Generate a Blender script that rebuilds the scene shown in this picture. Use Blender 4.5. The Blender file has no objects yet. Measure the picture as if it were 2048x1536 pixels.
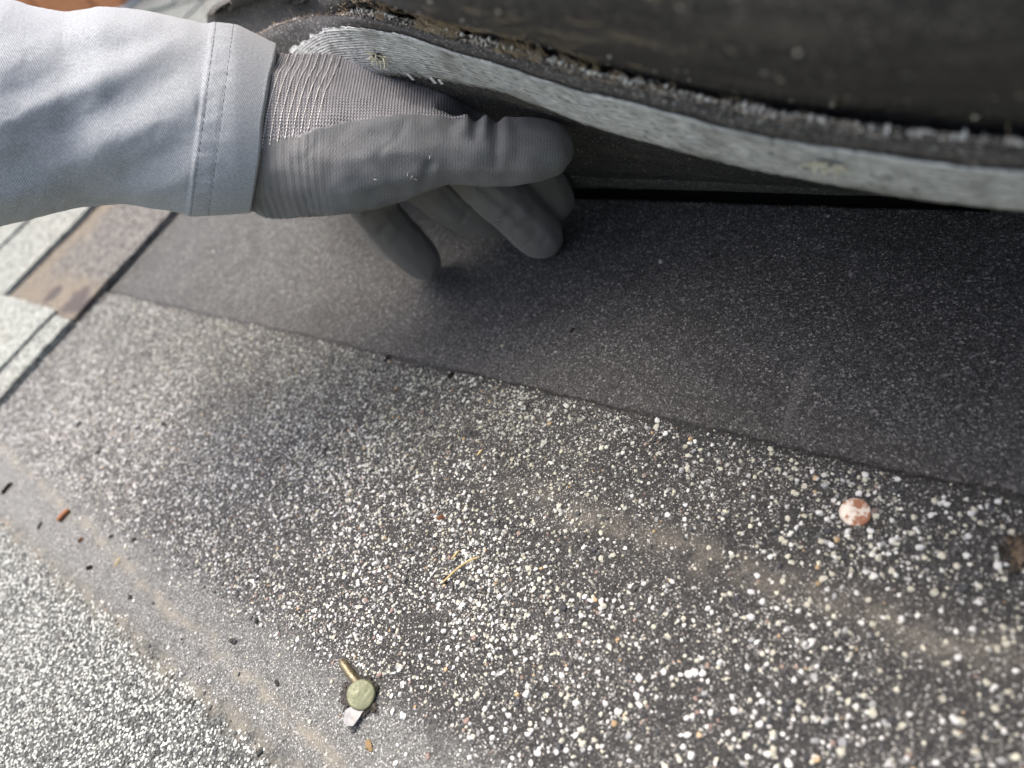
import bpy, bmesh, math, random
import numpy as np
from mathutils import Matrix, Vector, noise
from mathutils.bvhtree import BVHTree

random.seed(7); rng = np.random.default_rng(7)
R = math.radians
sc = bpy.context.scene
COL = sc.collection

# ------------------------------------------------------------------ camera, sky, sun, exposure
# Everything is laid out in roof coordinates (metres): X along the courses, Y up the slope, Z off the roof,
# and the whole place is pitched by PITCH about X at the end.
PITCH = R(18)
WORLD = Matrix.Rotation(PITCH, 4, 'X')
FPX = 1490.0
BAS = np.array([[0.76253274, 0.17474709, -0.6229023],
                [0.48184622, -0.7958913, 0.36658049],
                [-0.43170365, -0.57967274, -0.6910944]])
CPOS = np.array([0.19829202, -0.11669565, 0.22])

cam = bpy.data.cameras.new('camera'); camo = bpy.data.objects.new('camera', cam); COL.objects.link(camo)
m = Matrix.Identity(4)
for i in range(3):
    m[i][0] = BAS[i, 0]; m[i][1] = -BAS[i, 1]; m[i][2] = -BAS[i, 2]; m[i][3] = CPOS[i]
camo.matrix_world = WORLD @ m
cam.sensor_width = 36; cam.lens = 36 * FPX / 2048
cam.clip_start = 0.004; cam.clip_end = 400
cam.dof.use_dof = True; cam.dof.focus_distance = 0.272; cam.dof.aperture_fstop = 7.6
sc.camera = camo

SUN_DIR = Vector((-0.34, -0.16, 0.92)).normalized()      # towards the sun, world
w = bpy.data.worlds.new('World'); sc.world = w; w.use_nodes = True
nt = w.node_tree; bg = nt.nodes['Background']
sky = nt.nodes.new('ShaderNodeTexSky'); sky.sky_type = 'NISHITA'; sky.sun_disc = False
sky.sun_elevation = math.asin(SUN_DIR.z); sky.sun_rotation = math.atan2(SUN_DIR.x, SUN_DIR.y)
sky.dust_density = 7.0; sky.air_density = 0.65; sky.ozone_density = 1.0
nt.links.new(sky.outputs[0], bg.inputs[0]); bg.inputs[1].default_value = 0.15
sun = bpy.data.lights.new('sun', 'SUN'); sun.energy = 0.5; sun.angle = R(45); sun.color = (1, 1, .93)
suno = bpy.data.objects.new('sun', sun); COL.objects.link(suno)
suno.rotation_euler = SUN_DIR.to_track_quat('Z', 'Y').to_euler()
sc.view_settings.view_transform = 'Standard'; sc.view_settings.look = 'None'
sc.view_settings.exposure = 1.7; sc.view_settings.gamma = 1

# ------------------------------------------------------------------ helpers
def ray(x, y):
    return BAS @ np.array([x - 1024, y - 768, FPX]) / FPX
def at(x, y, d):                       # photo pixel + depth -> roof coordinates
    return CPOS + ray(x, y) * d
def onroof(x, y, z=0.0):
    r = ray(x, y); return CPOS + r * ((z - CPOS[2]) / r[2])

TOP = []
def link(o, parent=None):
    COL.objects.link(o)
    if parent is not None: o.parent = parent
    else: TOP.append(o)
    return o
def empty(name, loc=(0, 0, 0), rot=None):
    o = bpy.data.objects.new(name, None); o.empty_display_size = .01
    mm = Matrix.Translation(Vector(loc))
    if rot is not None: mm = mm @ rot
    o.matrix_basis = mm
    return link(o)
def tag(o, label=None, cat=None, group=None, kind=None):
    if label: o['label'] = label
    if cat: o['category'] = cat
    if group: o['group'] = group
    if kind: o['kind'] = kind
    return o
def mesh_np(name, V, F, smooth=True):
    """V (n,3), F (m,k) with fixed k"""
    V = np.asarray(V, np.float32); F = np.asarray(F, np.int32)
    me = bpy.data.meshes.new(name); k = F.shape[1]
    me.vertices.add(len(V)); me.vertices.foreach_set('co', V.ravel())
    me.loops.add(F.size); me.loops.foreach_set('vertex_index', F.ravel())
    me.polygons.add(len(F)); me.polygons.foreach_set('loop_start', np.arange(0, F.size, k, dtype=np.int32))
    me.polygons.foreach_set('use_smooth', np.full(len(F), smooth))
    me.update(calc_edges=True); me.validate()
    return me
def obj(name, me, mat, parent=None, loc=None):
    o = bpy.data.objects.new(name, me)
    if mat is not None: me.materials.append(mat)
    if loc is not None: o.location = loc
    return link(o, parent)
def fattr(me, name, vals):
    a = me.attributes.new(name, 'FLOAT', 'POINT'); a.data.foreach_set('value', np.asarray(vals, np.float32))
def grid_faces(nu, nv, closed_u=False):
    i = np.arange(nu if closed_u else nu - 1)[:, None]; j = np.arange(nv - 1)[None, :]
    i2 = (i + 1) % nu
    return np.stack([i * nv + j, i2 * nv + j, i2 * nv + j + 1, i * nv + j + 1], -1).reshape(-1, 4)
def shell(G, T):
    """closed sheet: G (nu,nv,3) one face, T (nu,nv,3) the other"""
    nu, nv, _ = G.shape; n = nu * nv
    V = np.concatenate([G.reshape(-1, 3), T.reshape(-1, 3)])
    f = grid_faces(nu, nv); F = [f, f[:, ::-1] + n]
    idx = np.arange(n).reshape(nu, nv)
    for e, fl in ((idx[:, 0], 0), (idx[-1, :], 0), (idx[:, -1], 1), (idx[0, :], 1)):
        a, b = e[:-1], e[1:]
        q = np.stack([a, a + n, b + n, b], -1)
        F.append(q[:, ::-1] if fl else q)
    return V, np.concatenate(F)
def tube(pts, rad, ns=8, cap=True):
    """swept round tube with rounded ends"""
    P = [Vector(p) for p in pts]; n = len(P)
    rad = list(rad) if hasattr(rad, '__len__') else [rad] * n
    V = []; up = Vector((0.31, 0.53, 0.79))
    for i in range(n):
        t = (P[min(i + 1, n - 1)] - P[max(i - 1, 0)]).normalized()
        a = t.cross(up)
        if a.length < 1e-4: a = t.cross(Vector((1, 0, 0)))
        a.normalize(); b = t.cross(a)
        for k in range(ns):
            c = 2 * math.pi * k / ns
            V.append(P[i] + (a * math.cos(c) + b * math.sin(c)) * rad[i])
    F = []
    for i in range(n - 1):
        for k in range(ns):
            k2 = (k + 1) % ns
            F.append((i * ns + k, i * ns + k2, (i + 1) * ns + k2, (i + 1) * ns + k))
    V = [tuple(v) for v in V]
    if cap:
        t0 = (P[0] - P[1]).normalized(); t1 = (P[-1] - P[-2]).normalized()
        V.append(tuple(P[0] + t0 * rad[0] * .6)); V.append(tuple(P[-1] + t1 * rad[-1] * .6))
        for k in range(ns):
            k2 = (k + 1) % ns
            F.append((n * ns, k2, k, k)); F.append((n * ns + 1, (n - 1) * ns + k, (n - 1) * ns + k2, (n - 1) * ns + k2))
    return V, F
def join(parts):
    V = []; F = []
    for v, f in parts:
        o = len(V); V += list(v); F += [tuple(dict.fromkeys(i + o for i in q)) for q in f]
    return V, F
def mesh_py(name, V, F, smooth=True):
    me = bpy.data.meshes.new(name); me.from_pydata([tuple(map(float, v)) for v in V], [], F); me.update()
    me.polygons.foreach_set('use_smooth', [smooth] * len(me.polygons))
    return me
def catmull(pts, n):
    P = np.asarray(pts, float); P = np.vstack([2 * P[0] - P[1], P, 2 * P[-1] - P[-2]]); out = []
    m_ = len(P) - 3
    for t in np.linspace(0, m_ - 1e-6, n):
        i = int(t); u = t - i; a, b, c, d = P[i:i + 4]
        out.append(.5 * ((2 * b) + (-a + c) * u + (2 * a - 5 * b + 4 * c - d) * u * u + (-a + 3 * b - 3 * c + d) * u ** 3))
    return np.array(out)

# value noise in numpy
_perm = rng.permutation(4096)
def _h(ix, iy, iz=0):
    return _perm[(ix * 73 + iy * 1931 + iz * 677 + _perm[(ix + 17 * iy) & 4095]) & 4095] / 4095.0
def vnoise(x, y, seed=0):
    x = np.asarray(x, float); y = np.asarray(y, float)
    x0 = np.floor(x).astype(int); y0 = np.floor(y).astype(int); fx = x - x0; fy = y - y0
    fx = fx * fx * (3 - 2 * fx); fy = fy * fy * (3 - 2 * fy)
    a = _h(x0, y0, seed); b = _h(x0 + 1, y0, seed); c = _h(x0, y0 + 1, seed); d = _h(x0 + 1, y0 + 1, seed)
    return (a * (1 - fx) + b * fx) * (1 - fy) + (c * (1 - fx) + d * fx) * fy
def fbm(x, y, seed=0, o=3):
    s = 0; a = .5
    for k in range(o): s = s + a * vnoise(x * 2 ** k, y * 2 ** k, seed + k); a *= .5
    return s / (1 - .5 ** o)

# ------------------------------------------------------------------ materials
class Mat:
    def __init__(s, name, rough=.7, spec=.3):
        s.m = bpy.data.materials.new(name); s.m.use_nodes = True; s.nt = s.m.node_tree
        s.b = s.nt.nodes['Principled BSDF']; s.b.inputs['Roughness'].default_value = rough
        s.b.inputs['Specular IOR Level'].default_value = spec
        s.tc = s.nt.nodes.new('ShaderNodeTexCoord')
    def n(s, t, **k):
        x = s.nt.nodes.new('ShaderNode' + t)
        for a, v in k.items(): setattr(x, a, v)
        return x
    def l(s, a, b): s.nt.links.new(a, b)
    def co(s, scale=(1, 1, 1)):
        if scale == (1, 1, 1): return s.tc.outputs['Object']
        mp = s.n('Mapping'); mp.inputs['Scale'].default_value = scale; s.l(s.tc.outputs['Object'], mp.inputs[0]); return mp.outputs[0]
    def noise(s, scale, detail=3, co=None, rough=.5, dist=0):
        x = s.n('TexNoise'); x.inputs['Scale'].default_value = scale; x.inputs['Detail'].default_value = detail
        x.inputs['Roughness'].default_value = rough; x.inputs['Distortion'].default_value = dist
        s.l(co or s.tc.outputs['Object'], x.inputs['Vector']); return x.outputs[0]
    def voro(s, scale, feature='F1', out='Distance', co=None, rnd=1):
        x = s.n('TexVoronoi', feature=feature); x.inputs['Scale'].default_value = scale; x.inputs['Randomness'].default_value = rnd
        s.l(co or s.tc.outputs['Object'], x.inputs['Vector']); return x.outputs[out]
    def val(s, v):
        x = s.n('Value'); x.outputs[0].default_value = v; return x.outputs[0]
    def math(s, op, a, b=None, c=None):
        x = s.n('Math', operation=op)
        for i, v in enumerate((a, b, c)):
            if v is None: continue
            if isinstance(v, (int, float)): x.inputs[i].default_value = v
            else: s.l(v, x.inputs[i])
        return x.outputs[0]
    def rng(s, v, a, b, c=0., d=1., smooth=True):
        x = s.n('MapRange'); x.interpolation_type = 'SMOOTHSTEP' if smooth else 'LINEAR'
        for i, q in enumerate((a, b, c, d)): x.inputs[i + 1].default_value = q
        s.l(v, x.inputs[0]); return x.outputs[0]
    def mix(s, f, a, b, mode='MIX'):
        x = s.n('Mix', data_type='RGBA', blend_type=mode)
        if isinstance(f, (int, float)): x.inputs[0].default_value = f
        else: s.l(f, x.inputs[0])
        for i, v in ((6, a), (7, b)):
            if isinstance(v, tuple): x.inputs[i].default_value = (*v, 1)
            else: s.l(v, x.inputs[i])
        return x.outputs[2]
    def ramp(s, f, stops):
        x = s.n('ValToRGB'); e = x.color_ramp.elements
        while len(e) < len(stops): e.new(.5)
        for k, (p, c) in enumerate(stops): e[k].position = p; e[k].color = (*c, 1)
        s.l(f, x.inputs[0]); return x.outputs[0]
    def attr(s, name, out='Fac'):
        x = s.n('Attribute'); x.attribute_name = name; return x.outputs[out]
    def xyz(s):
        x = s.n('SeparateXYZ'); s.l(s.tc.outputs['Object'], x.inputs[0]); return x.outputs
    def color(s, c):
        if isinstance(c, tuple): s.b.inputs['Base Color'].default_value = (*c, 1)
        else: s.l(c, s.b.inputs['Base Color'])
        return s
    def bump(s, h, dist, strength=1.0, prev=None):
        x = s.n('Bump'); x.inputs['Strength'].default_value = strength; x.inputs['Distance'].default_value = dist
        s.l(h, x.inputs['Height'])
        if prev is not None: s.l(prev, x.inputs['Normal'])
        s.l(x.outputs[0], s.b.inputs['Normal']); return x.outputs[0]
    def rough(s, v): s.l(v, s.b.inputs['Roughness']); return s

def plain(name, c, rough=.7, spec=.3, var=.25, scale=600):
    M = Mat(name, rough, spec); f = M.noise(scale, 3)
    M.color(M.mix(f, tuple(x * (1 - var) for x in c), tuple(min(1, x * (1 + var)) for x in c))); M.bump(f, .0003, .5)
    return M.m

Y0 = -0.167; EXPO = 0.126            # butt line of the lifted course, exposure per course

def mat_bed():
    """surface of the uncovered shingle: asphalt, fine sand, bands of dust and old sealant"""
    M = Mat('shingle_bed', .75, .35)
    o = M.xyz(); X, Y = o[0], o[1]
    wob = M.math('MULTIPLY', M.math('SUBTRACT', M.noise(45, 4), .5), .012)
    Yw = M.math('ADD', Y, wob)
    # zone masks
    head = M.rng(M.math('ADD', Y, M.math('MULTIPLY', M.math('SUBTRACT', M.noise(160, 3), .5), .004)), -.0015, .001)
    weath = M.rng(Yw, -.158, -.172)
    tilt = M.math('ADD', Yw, M.math('MULTIPLY', X, .057))           # dust line runs slightly off the course
    band = M.math('MULTIPLY', M.rng(Yw, -.120, -.140), M.math('SUBTRACT', 1, weath))
    def gauss(v, c, wd):
        q = M.math('DIVIDE', M.math('SUBTRACT', v, c), wd); return M.math('POWER', 2.718, M.math('MULTIPLY', M.math('MULTIPLY', q, q), -1))
    fine = M.voro(2300, out='Color'); fs = M.n('SeparateColor'); M.l(fine, fs.inputs[0])
    fd = M.voro(2300)
    f2 = M.voro(1250, out='Color'); fs2 = M.n('SeparateColor'); M.l(f2, fs2.inputs[0])
    patch = M.noise(28, 5, rough=.6)
    asph = M.ramp(fs.outputs[0], [(0, (.009, .009, .009)), (.55, (.022, .022, .0215)), (.86, (.05, .0495, .0475)), (.95, (.14, .137, .13)), (1, (.38, .375, .35))])
    dusty = M.ramp(fs.outputs[0], [(0, (.009, .009, .0087)), (.45, (.025, .0248, .0236)), (.75, (.056, .055, .051)), (.9, (.16, .156, .143)), (1, (.46, .45, .41))])
    base = M.mix(M.rng(patch, .40, .68), asph, dusty)
    left = M.rng(X, .12, -.22)
    base = M.mix(M.math('MULTIPLY', left, .75), base, dusty)
    # headlap: black back-dusted asphalt with fine sparkle
    hl = M.ramp(fs.outputs[0], [(0, (.014, .014, .014)), (.5, (.034, .0335, .033)), (.8, (.08, .078, .076)), (.95, (.17, .166, .16)), (1, (.42, .41, .39))])
    hg = M.ramp(fs2.outputs[0], [(0, (.012, .012, .012)), (.5, (.026, .0255, .025)), (.8, (.055, .054, .053)), (.94, (.15, .146, .14)), (1, (.40, .39, .37))])
    hl = M.mix(.45, hl, hg)
    hl2 = M.ramp(fs2.outputs[0], [(0, (.025, .0265, .0255)), (.5, (.051, .054, .052)), (.85, (.099, .103, .099)), (1, (.25, .255, .245))])
    hl = M.mix(M.math('MULTIPLY', M.rng(X, .02, -.25), M.rng(M.noise(60, 4), .25, .7, .35, .95)), hl, hl2)
    hl = M.mix(M.math('MULTIPLY', gauss(Yw, .006, .014), .3), hl, M.mix(fs2.outputs[0], (.020, .0195, .0185), (.060, .058, .054)))
    hl = M.mix(M.math('MULTIPLY', M.rng(M.noise(16, 5, rough=.6), .50, .66), .4), hl, M.mix(1.0, hl, (.55, .54, .52), 'MULTIPLY'))
    scr = M.noise(40, 3, co=M.co((1.2, .12, 1)), rough=.7, dist=.4)
    hl = M.mix(M.math('MULTIPLY', M.rng(scr, .64, .70), .22), hl, (.13, .125, .115))
    base = M.mix(head, base, hl)
    ed_ = M.math('ADD', Y, M.math('MULTIPLY', M.math('SUBTRACT', M.noise(160, 3), .5), .004))
    base = M.mix(M.math('MULTIPLY', gauss(ed_, .0004, .0011), .75), base, (.008, .008, .008))     # dark line along the overlap
    sand = M.ramp(fs.outputs[0], [(0, (.053, .054, .051)), (.5, (.115, .118, .112)), (.85, (.19, .194, .186)), (1, (.43, .435, .42))])
    base = M.mix(M.math('MULTIPLY', band, M.rng(M.noise(120, 4), .2, .6, .6, 1)), base, sand)
    wz = M.ramp(fs2.outputs[0], [(0, (.015, .016, .016)), (.5, (.05, .053, .05)), (1, (.17, .18, .17))])
    base = M.mix(weath, base, wz)
    dust = (.235, .215, .168)
    brk = M.rng(M.noise(90, 4), .34, .62)
    for g, amt in ((gauss(tilt, -.1525, .0030), .6), (gauss(Yw, -.166, .0045), .5)):
        base = M.mix(M.math('MULTIPLY', M.math('MULTIPLY', g, brk), amt), base, M.mix(fs.outputs[1], tuple(c * .6 for c in dust), tuple(min(c * 1.35, 1) for c in dust)))
    g3 = M.math('MULTIPLY', M.math('MULTIPLY', gauss(Yw, -.0445, .0055), M.math('MULTIPLY', M.rng(X, .0, .07), M.rng(M.noise(90, 5, rough=.65), .34, .6))), .48)
    base = M.mix(g3, base, M.mix(fs.outputs[1], (.062, .056, .046), (.235, .212, .172)))
    M.color(base)
    hgt = M.math('ADD', M.math('MULTIPLY', M.math('SUBTRACT', 1, fd), .6), M.math('ADD', M.math('MULTIPLY', fs.outputs[2], .4), M.math('MULTIPLY', fs2.outputs[2], .8)))
    b1 = M.bump(hgt, .00042, .95)
    M.bump(M.noise(420, 4), .0007, .8, b1)
    M.rough(M.rng(fs.outputs[1], 0, 1, .45, .9))
    return M.m

def mat_granule():
    M = Mat('granule_stone', .62, .4)
    c = M.attr('tint', 'Color')
    M.color(M.mix(M.rng(M.noise(1800, 3), .35, .7), M.mix(1.0, c, (.72, .71, .68), 'MULTIPLY'), c))
    M.bump(M.noise(2600, 3), .00025, .7)
    return M.m
def mat_granule_plain(nm, c):
    M = Mat('granule_' + nm, .62, .4)
    M.color(M.mix(M.rng(M.noise(1800, 3), .35, .7), tuple(x * .7 for x in c), c)); M.bump(M.noise(2600, 3), .00025, .7)
    return M.m

def mat_weathered(name, a, b, dirt=(.30, .24, .16), amt=.25):
    """exposed granule face seen from farther off"""
    M = Mat(name, .85, .2)
    v = M.voro(620, out='Color'); s = M.n('SeparateColor'); M.l(v, s.inputs[0]); d = M.voro(620)
    mid = tuple((x + y) / 2 for x, y in zip(a, b))
    base = M.ramp(s.outputs[0], [(0, a), (.35, mid), (1, b)])
    base = M.mix(M.math('MULTIPLY', M.rng(M.noise(9, 5), .45, .75), amt), base, dirt)
    M.color(M.mix(M.math('MULTIPLY', M.rng(M.noise(170, 3), .55, .8), .35), base, (.07, .07, .068)))
    M.bump(M.math('ADD', M.math('SUBTRACT', 1, d), s.outputs[1]), .0009, .9)
    return M.m

def mat_underside(name='shingle_underside', k=1.0):
    M = Mat(name, .6, .42)
    v = M.voro(2100, out='Color'); s = M.n('SeparateColor'); M.l(v, s.inputs[0]); d = M.voro(2100)
    base = M.ramp(s.outputs[0], [(0, (.010 * k, .010 * k, .0105 * k)), (.6, (.022 * k, .0215 * k, .0215 * k)), (.9, (.05 * k, .048 * k, .046 * k)), (1, (min(.5, .22 * k), min(.5, .21 * k), min(.48, .2 * k)))])
    st = M.noise(30, 5, co=M.co((.6, 4, 4)), rough=.65)
    base = M.mix(M.math('MULTIPLY', M.rng(st, .48, .72), .6), base, (.085, .076, .066))
    sc_ = M.noise(60, 4, co=M.co((.5, 7, 7)), rough=.7, dist=.6)
    base = M.mix(M.math('MULTIPLY', M.rng(sc_, .60, .70), .55), base, (.17, .155, .135))
    spk = M.rng(M.voro(210), .16, .06)
    base = M.mix(M.math('MULTIPLY', spk, M.rng(M.noise(55, 2), .5, .62)), base, (.34, .32, .27))
    M.color(base); b = M.bump(M.math('ADD', M.math('SUBTRACT', 1, d), s.outputs[1]), .0003, .8)
    M.bump(M.noise(90, 5, co=M.co((.35, 1.6, 1.6))), .0016, .6, b)
    return M.m

def mat_tape():
    M = Mat('woven_nailing_strip', .6, .35)
    a = M.attr('along'); s = M.attr('across')
    cb = M.n('CombineXYZ'); M.l(M.math('MULTIPLY', a, 210), cb.inputs[0]); M.l(M.math('MULTIPLY', s, 1050), cb.inputs[1])
    n1 = M.noise(1, 4, co=cb.outputs[0], rough=.6)
    thr = M.math('SINE', M.math('MULTIPLY', s, 5200)); wf = M.math('SINE', M.math('MULTIPLY', a, 2600))
    base = M.ramp(n1, [(.30, (.12, .128, .128)), (.42, (.36, .38, .375)), (.55, (.53, .55, .54)), (.70, (.80, .82, .80))])
    base = M.mix(M.math('MULTIPLY', M.rng(M.noise(60, 5), .48, .70), .6), base, (.12, .115, .10))
    base = M.mix(M.math('MULTIPLY', M.rng(M.noise(420, 3), .58, .68), .6), base, (.07, .068, .062))
    M.color(base)
    M.bump(M.math('ADD', M.math('ADD', M.math('MULTIPLY', thr, .22), M.math('MULTIPLY', wf, .12)), M.math('MULTIPLY', n1, 1.6)), .0006, .9)
    return M.m

def mat_glove():
    """grey knit with a darker rubber dip on palm and fingers; 'coat' says how far past the dip line"""
    M = Mat('dipped_knit', .8, .25)
    ax = M.attr('axial'); an = M.attr('around'); ct = M.attr('coat')
    ctw = M.math('ADD', ct, M.math('MULTIPLY', M.math('SUBTRACT', M.noise(220, 3), .5), .0035))
    coat = M.rng(ctw, -.0004, .0004)
    # knit: interlocking rows
    row = M.math('MULTIPLY', ax, 2 * math.pi / .00115)
    colw = M.math('MULTIPLY', an, 2 * math.pi / .00135)
    zig = M.math('ADD', row, M.math('MULTIPLY', M.math('SINE', colw), 1.1))
    knit = M.math('ADD', M.math('MULTIPLY', M.math('SINE', zig), .5), M.math('MULTIPLY', M.math('COSINE', colw), .35))
    kc = M.mix(M.rng(knit, -.7, .7), (.13, .127, .132), (.30, .292, .30))
    kc = M.mix(M.math('MULTIPLY', M.rng(M.noise(900, 3), .5, .8), .3), kc, (.30, .285, .285))
    n = M.noise(75, 5)
    cc = M.mix(M.rng(n, .35, .7), (.112, .118, .122), (.148, .154, .157))
    cc = M.mix(M.math('MULTIPLY', 1.0, M.math('ADD', M.math('MULTIPLY', M.rng(M.noise(24, 4), .42, .68), .25), M.math('MULTIPLY', M.attr('finger'), .55))), cc, (.150, .134, .117))
    cc = M.mix(M.math('MULTIPLY', M.rng(M.noise(1500, 2), .63, .75), .5), cc, (.15, .145, .14))
    M.color(M.mix(coat, kc, cc))
    grain = M.math('ADD', M.noise(1900, 3), M.math('MULTIPLY', M.math('SINE', zig), .10))
    # elastic ribs showing through the dip near the wrist
    rib = M.math('MULTIPLY', M.math('SINE', M.math('MULTIPLY', ax, 2 * math.pi / .0031)), M.rng(ax, .034, .008))
    ribk = M.math('MULTIPLY', rib, .35)
    hk = M.math('ADD', knit, ribk); hc = M.math('ADD', M.math('MULTIPLY', grain, .95), M.math('MULTIPLY', rib, .42))
    hx = M.n('Mix'); M.l(coat, hx.inputs[0]); M.l(hk, hx.inputs[2]); M.l(M.math('ADD', hc, .8), hx.inputs[3])
    bk = M.bump(hx.outputs[0], .00034, .9)
    wn = M.noise(26, 2, co=M.co((1, 1, 1)), rough=.4, dist=.5); cr = M.math('ABSOLUTE', M.math('SUBTRACT', wn, .5))
    M.bump(M.math('MULTIPLY', M.rng(cr, 0, .05), coat), .0010, .22, bk)
    M.rough(M.rng(coat, 0, 1, .92, .74)); M.b.inputs['Sheen Weight'].default_value = .15
    return M.m

def mat_sleeve():
    M = Mat('heather_shirt', .9, .15)
    a = M.attr('axial'); r = M.attr('around')
    tw = M.math('SINE', M.math('MULTIPLY', M.math('ADD', a, M.math('MULTIPLY', r, .8)), 2 * math.pi / .00105))
    t2 = M.math('SINE', M.math('MULTIPLY', M.math('SUBTRACT', a, r), 2 * math.pi / .0009))
    cb = M.n('CombineXYZ'); M.l(M.math('MULTIPLY', a, 900), cb.inputs[0]); M.l(M.math('MULTIPLY', r, 900), cb.inputs[1])
    hz = M.noise(1, 4, co=cb.outputs[0], rough=.7)
    f = M.math('ADD', M.math('MULTIPLY', hz, .8), M.math('MULTIPLY', tw, .08))
    M.color(M.mix(M.rng(f, .2, .65), (.20, .219, .235), (.375, .40, .42)))
    M.bump(M.math('ADD', M.math('ADD', M.math('MULTIPLY', tw, .5), M.math('MULTIPLY', t2, .25)), M.math('MULTIPLY', hz, 1.2)), .0002, .6)
    M.b.inputs['Sheen Weight'].default_value = .35; M.b.inputs['Sheen Roughness'].default_value = .5
    return M.m

MT = {}
MT['bed'] = mat_bed(); MT['gran'] = mat_granule()
GCOL = {'white': (.66, .665, .645), 'cream': (.52, .51, .415), 'grey': (.33, .34, .34), 'slate': (.055, .058, .064), 'tan': (.46, .33, .19), 'rose': (.27, .20, .17)}
GM = {k: mat_granule_plain(k, c) for k, c in GCOL.items()}
MT['weath'] = mat_weathered('weathered_granules', (.05, .053, .05), (.33, .355, .325), amt=.15)
MT['weath2'] = mat_weathered('weathered_granules_worn', (.05, .053, .05), (.32, .34, .31), amt=.25)
def mat_stain():
    """corner that used to lie under the next shingle: grey grains, tan glue stain, purplish tar spots"""
    M = Mat('stained_overlap', .85, .2)
    v = M.voro(620, out='Color'); s_ = M.n('SeparateColor'); M.l(v, s_.inputs[0]); d = M.voro(620)
    base = M.ramp(s_.outputs[0], [(0, (.03, .029, .028)), (.4, (.085, .082, .076)), (1, (.20, .19, .175))])
    o = M.xyz(); wob = M.math('MULTIPLY', M.math('SUBTRACT', M.noise(35, 4), .5), .05)
    yy = M.math('ADD', o[1], wob); xx = M.math('ADD', o[0], wob)
    tan = M.math('MAXIMUM', M.rng(yy, .020, -.012), M.rng(xx, -.505, -.535))
    base = M.mix(M.math('MULTIPLY', tan, .62), base, M.mix(s_.outputs[1], (.105, .088, .062), (.215, .182, .135)))
    for px, py, r in ((104, 588, .013), (152, 602, .018), (176, 606, .012)):
        P = onroof(px, py, .005)
        dx = M.math('SUBTRACT', o[0], float(P[0])); dy = M.math('SUBTRACT', o[1], float(P[1]))
        q = M.math('ADD', M.math('SQRT', M.math('ADD', M.math('MULTIPLY', dx, dx), M.math('MULTIPLY', dy, dy))), M.math('MULTIPLY', M.math('SUBTRACT', M.noise(120, 4), .5), .018))
        base = M.mix(M.math('MULTIPLY', M.rng(q, r, r * .55), .85), base, (.055, .046, .048))
    M.color(base); M.bump(M.math('ADD', M.math('SUBTRACT', 1, d), s_.outputs[1]), .0008, .9)
    return M.m
MT['stain'] = mat_stain()
MT['under'] = mat_underside(); MT['under_bright'] = mat_underside('bright_underside', 2.3); MT['tape'] = mat_tape(); MT['glove'] = mat_glove(); MT['sleeve'] = mat_sleeve()  # lower flap's copy is brightened in colour, so the gap below reads as shade
MT['stitch'] = plain('sleeve_thread', (.17, .18, .20), .9, .1)
MT['cufft'] = plain('cuff_thread', (.66, .63, .60), .9, .1)
MT['fibre'] = plain('dry_fibre', (.46, .36, .24), .85, .15)
MT['fibre_pale'] = plain('pale_fibre', (.58, .56, .44), .85, .15)
MT['asph'] = plain('asphalt_core', (.035, .03, .026), .7, .4, .5, 500)

# ------------------------------------------------------------------ setting: ground, roof deck, field shingles
g = 120.0
go = obj('ground', mesh_py('ground', [(-g, -g, -3.6), (g, -g, -3.6), (g, g, -3.6), (-g, g, -3.6)], [(0, 1, 2, 3)]),
         plain('lawn', (.05, .085, .03), .9, .1, .5, 3)); tag(go, kind='structure')
TOP.remove(go)                                   # the ground stays level

def box(x0, x1, y0, y1, z0, z1):
    V = [(x0, y0, z0), (x1, y0, z0), (x1, y1, z0), (x0, y1, z0), (x0, y0, z1), (x1, y0, z1), (x1, y1, z1), (x0, y1, z1)]
    F = [(0, 3, 2, 1), (4, 5, 6, 7), (0, 1, 5, 4), (1, 2, 6, 5), (2, 3, 7, 6), (3, 0, 4, 7)]
    return V, F
roof = obj('roof', mesh_py('roof_deck', *box(-4.2, 3.2, -2.2, 2.6, -.045, -.022), False), plain('deck_board', (.23, .16, .09), .85, .1, .3, 30))
tag(roof, kind='structure')

ST = 0.005                                       # rise of each course above the one below
def yk(k): return Y0 + EXPO * k
def slab_mesh(name, L, x_len, seed):
    """one shingle: tilted strip, ragged butt edge, origin at its lower right corner, running to -X"""
    nx = max(8, int(x_len / .02)); ny = 9
    xs = -np.linspace(0, x_len, nx); ys = np.linspace(0, L, ny)
    Xg, Yg = np.meshgrid(xs, ys, indexing='ij')
    top = .010 - (ST / EXPO) * Yg + (fbm(Xg * 12 + seed * 9, Yg * 12, seed) - .5) * .0016
    Yg = Yg + (np.arange(ny) == 0)[None, :] * (fbm(Xg * 90 + seed, Xg * 0, seed + 3) - .5) * .003
    G = np.stack([Xg, Yg, top], -1); T = G.copy(); T[..., 2] -= .0045
    V, F = shell(G, T); return mesh_np(name, V, F[:, ::-1], False)
def tab_mesh(name, wd, seed):
    """raised laminate tab with tapering sides on the exposed part of a shingle"""
    nx = 10; ny = 8
    u = np.linspace(0, 1, nx); v = np.linspace(0, 1, ny)
    U, Vv = np.meshgrid(u, v, indexing='ij')
    taper = .12 * wd * Vv
    x = -(taper + U * (wd - 2 * taper)); y = -.0006 + Vv * (EXPO * 1.04)
    z = .0125 - (ST / EXPO) * y + (fbm(x * 40 + seed, y * 40, seed) - .5) * .0012
    y = y + (Vv == 0) * (fbm(x * 120 + seed, x * 0, 5) - .5) * .002
    G = np.stack([x, y, z], -1); T = G.copy(); T[..., 2] -= .0035
    Vx, F = shell(G, T); return mesh_np(name, Vx, F[:, ::-1], False)
SL = .88
slabs = [slab_mesh('shingle_strip', EXPO * 1.25, SL - .003, s) for s in range(4)]
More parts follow.
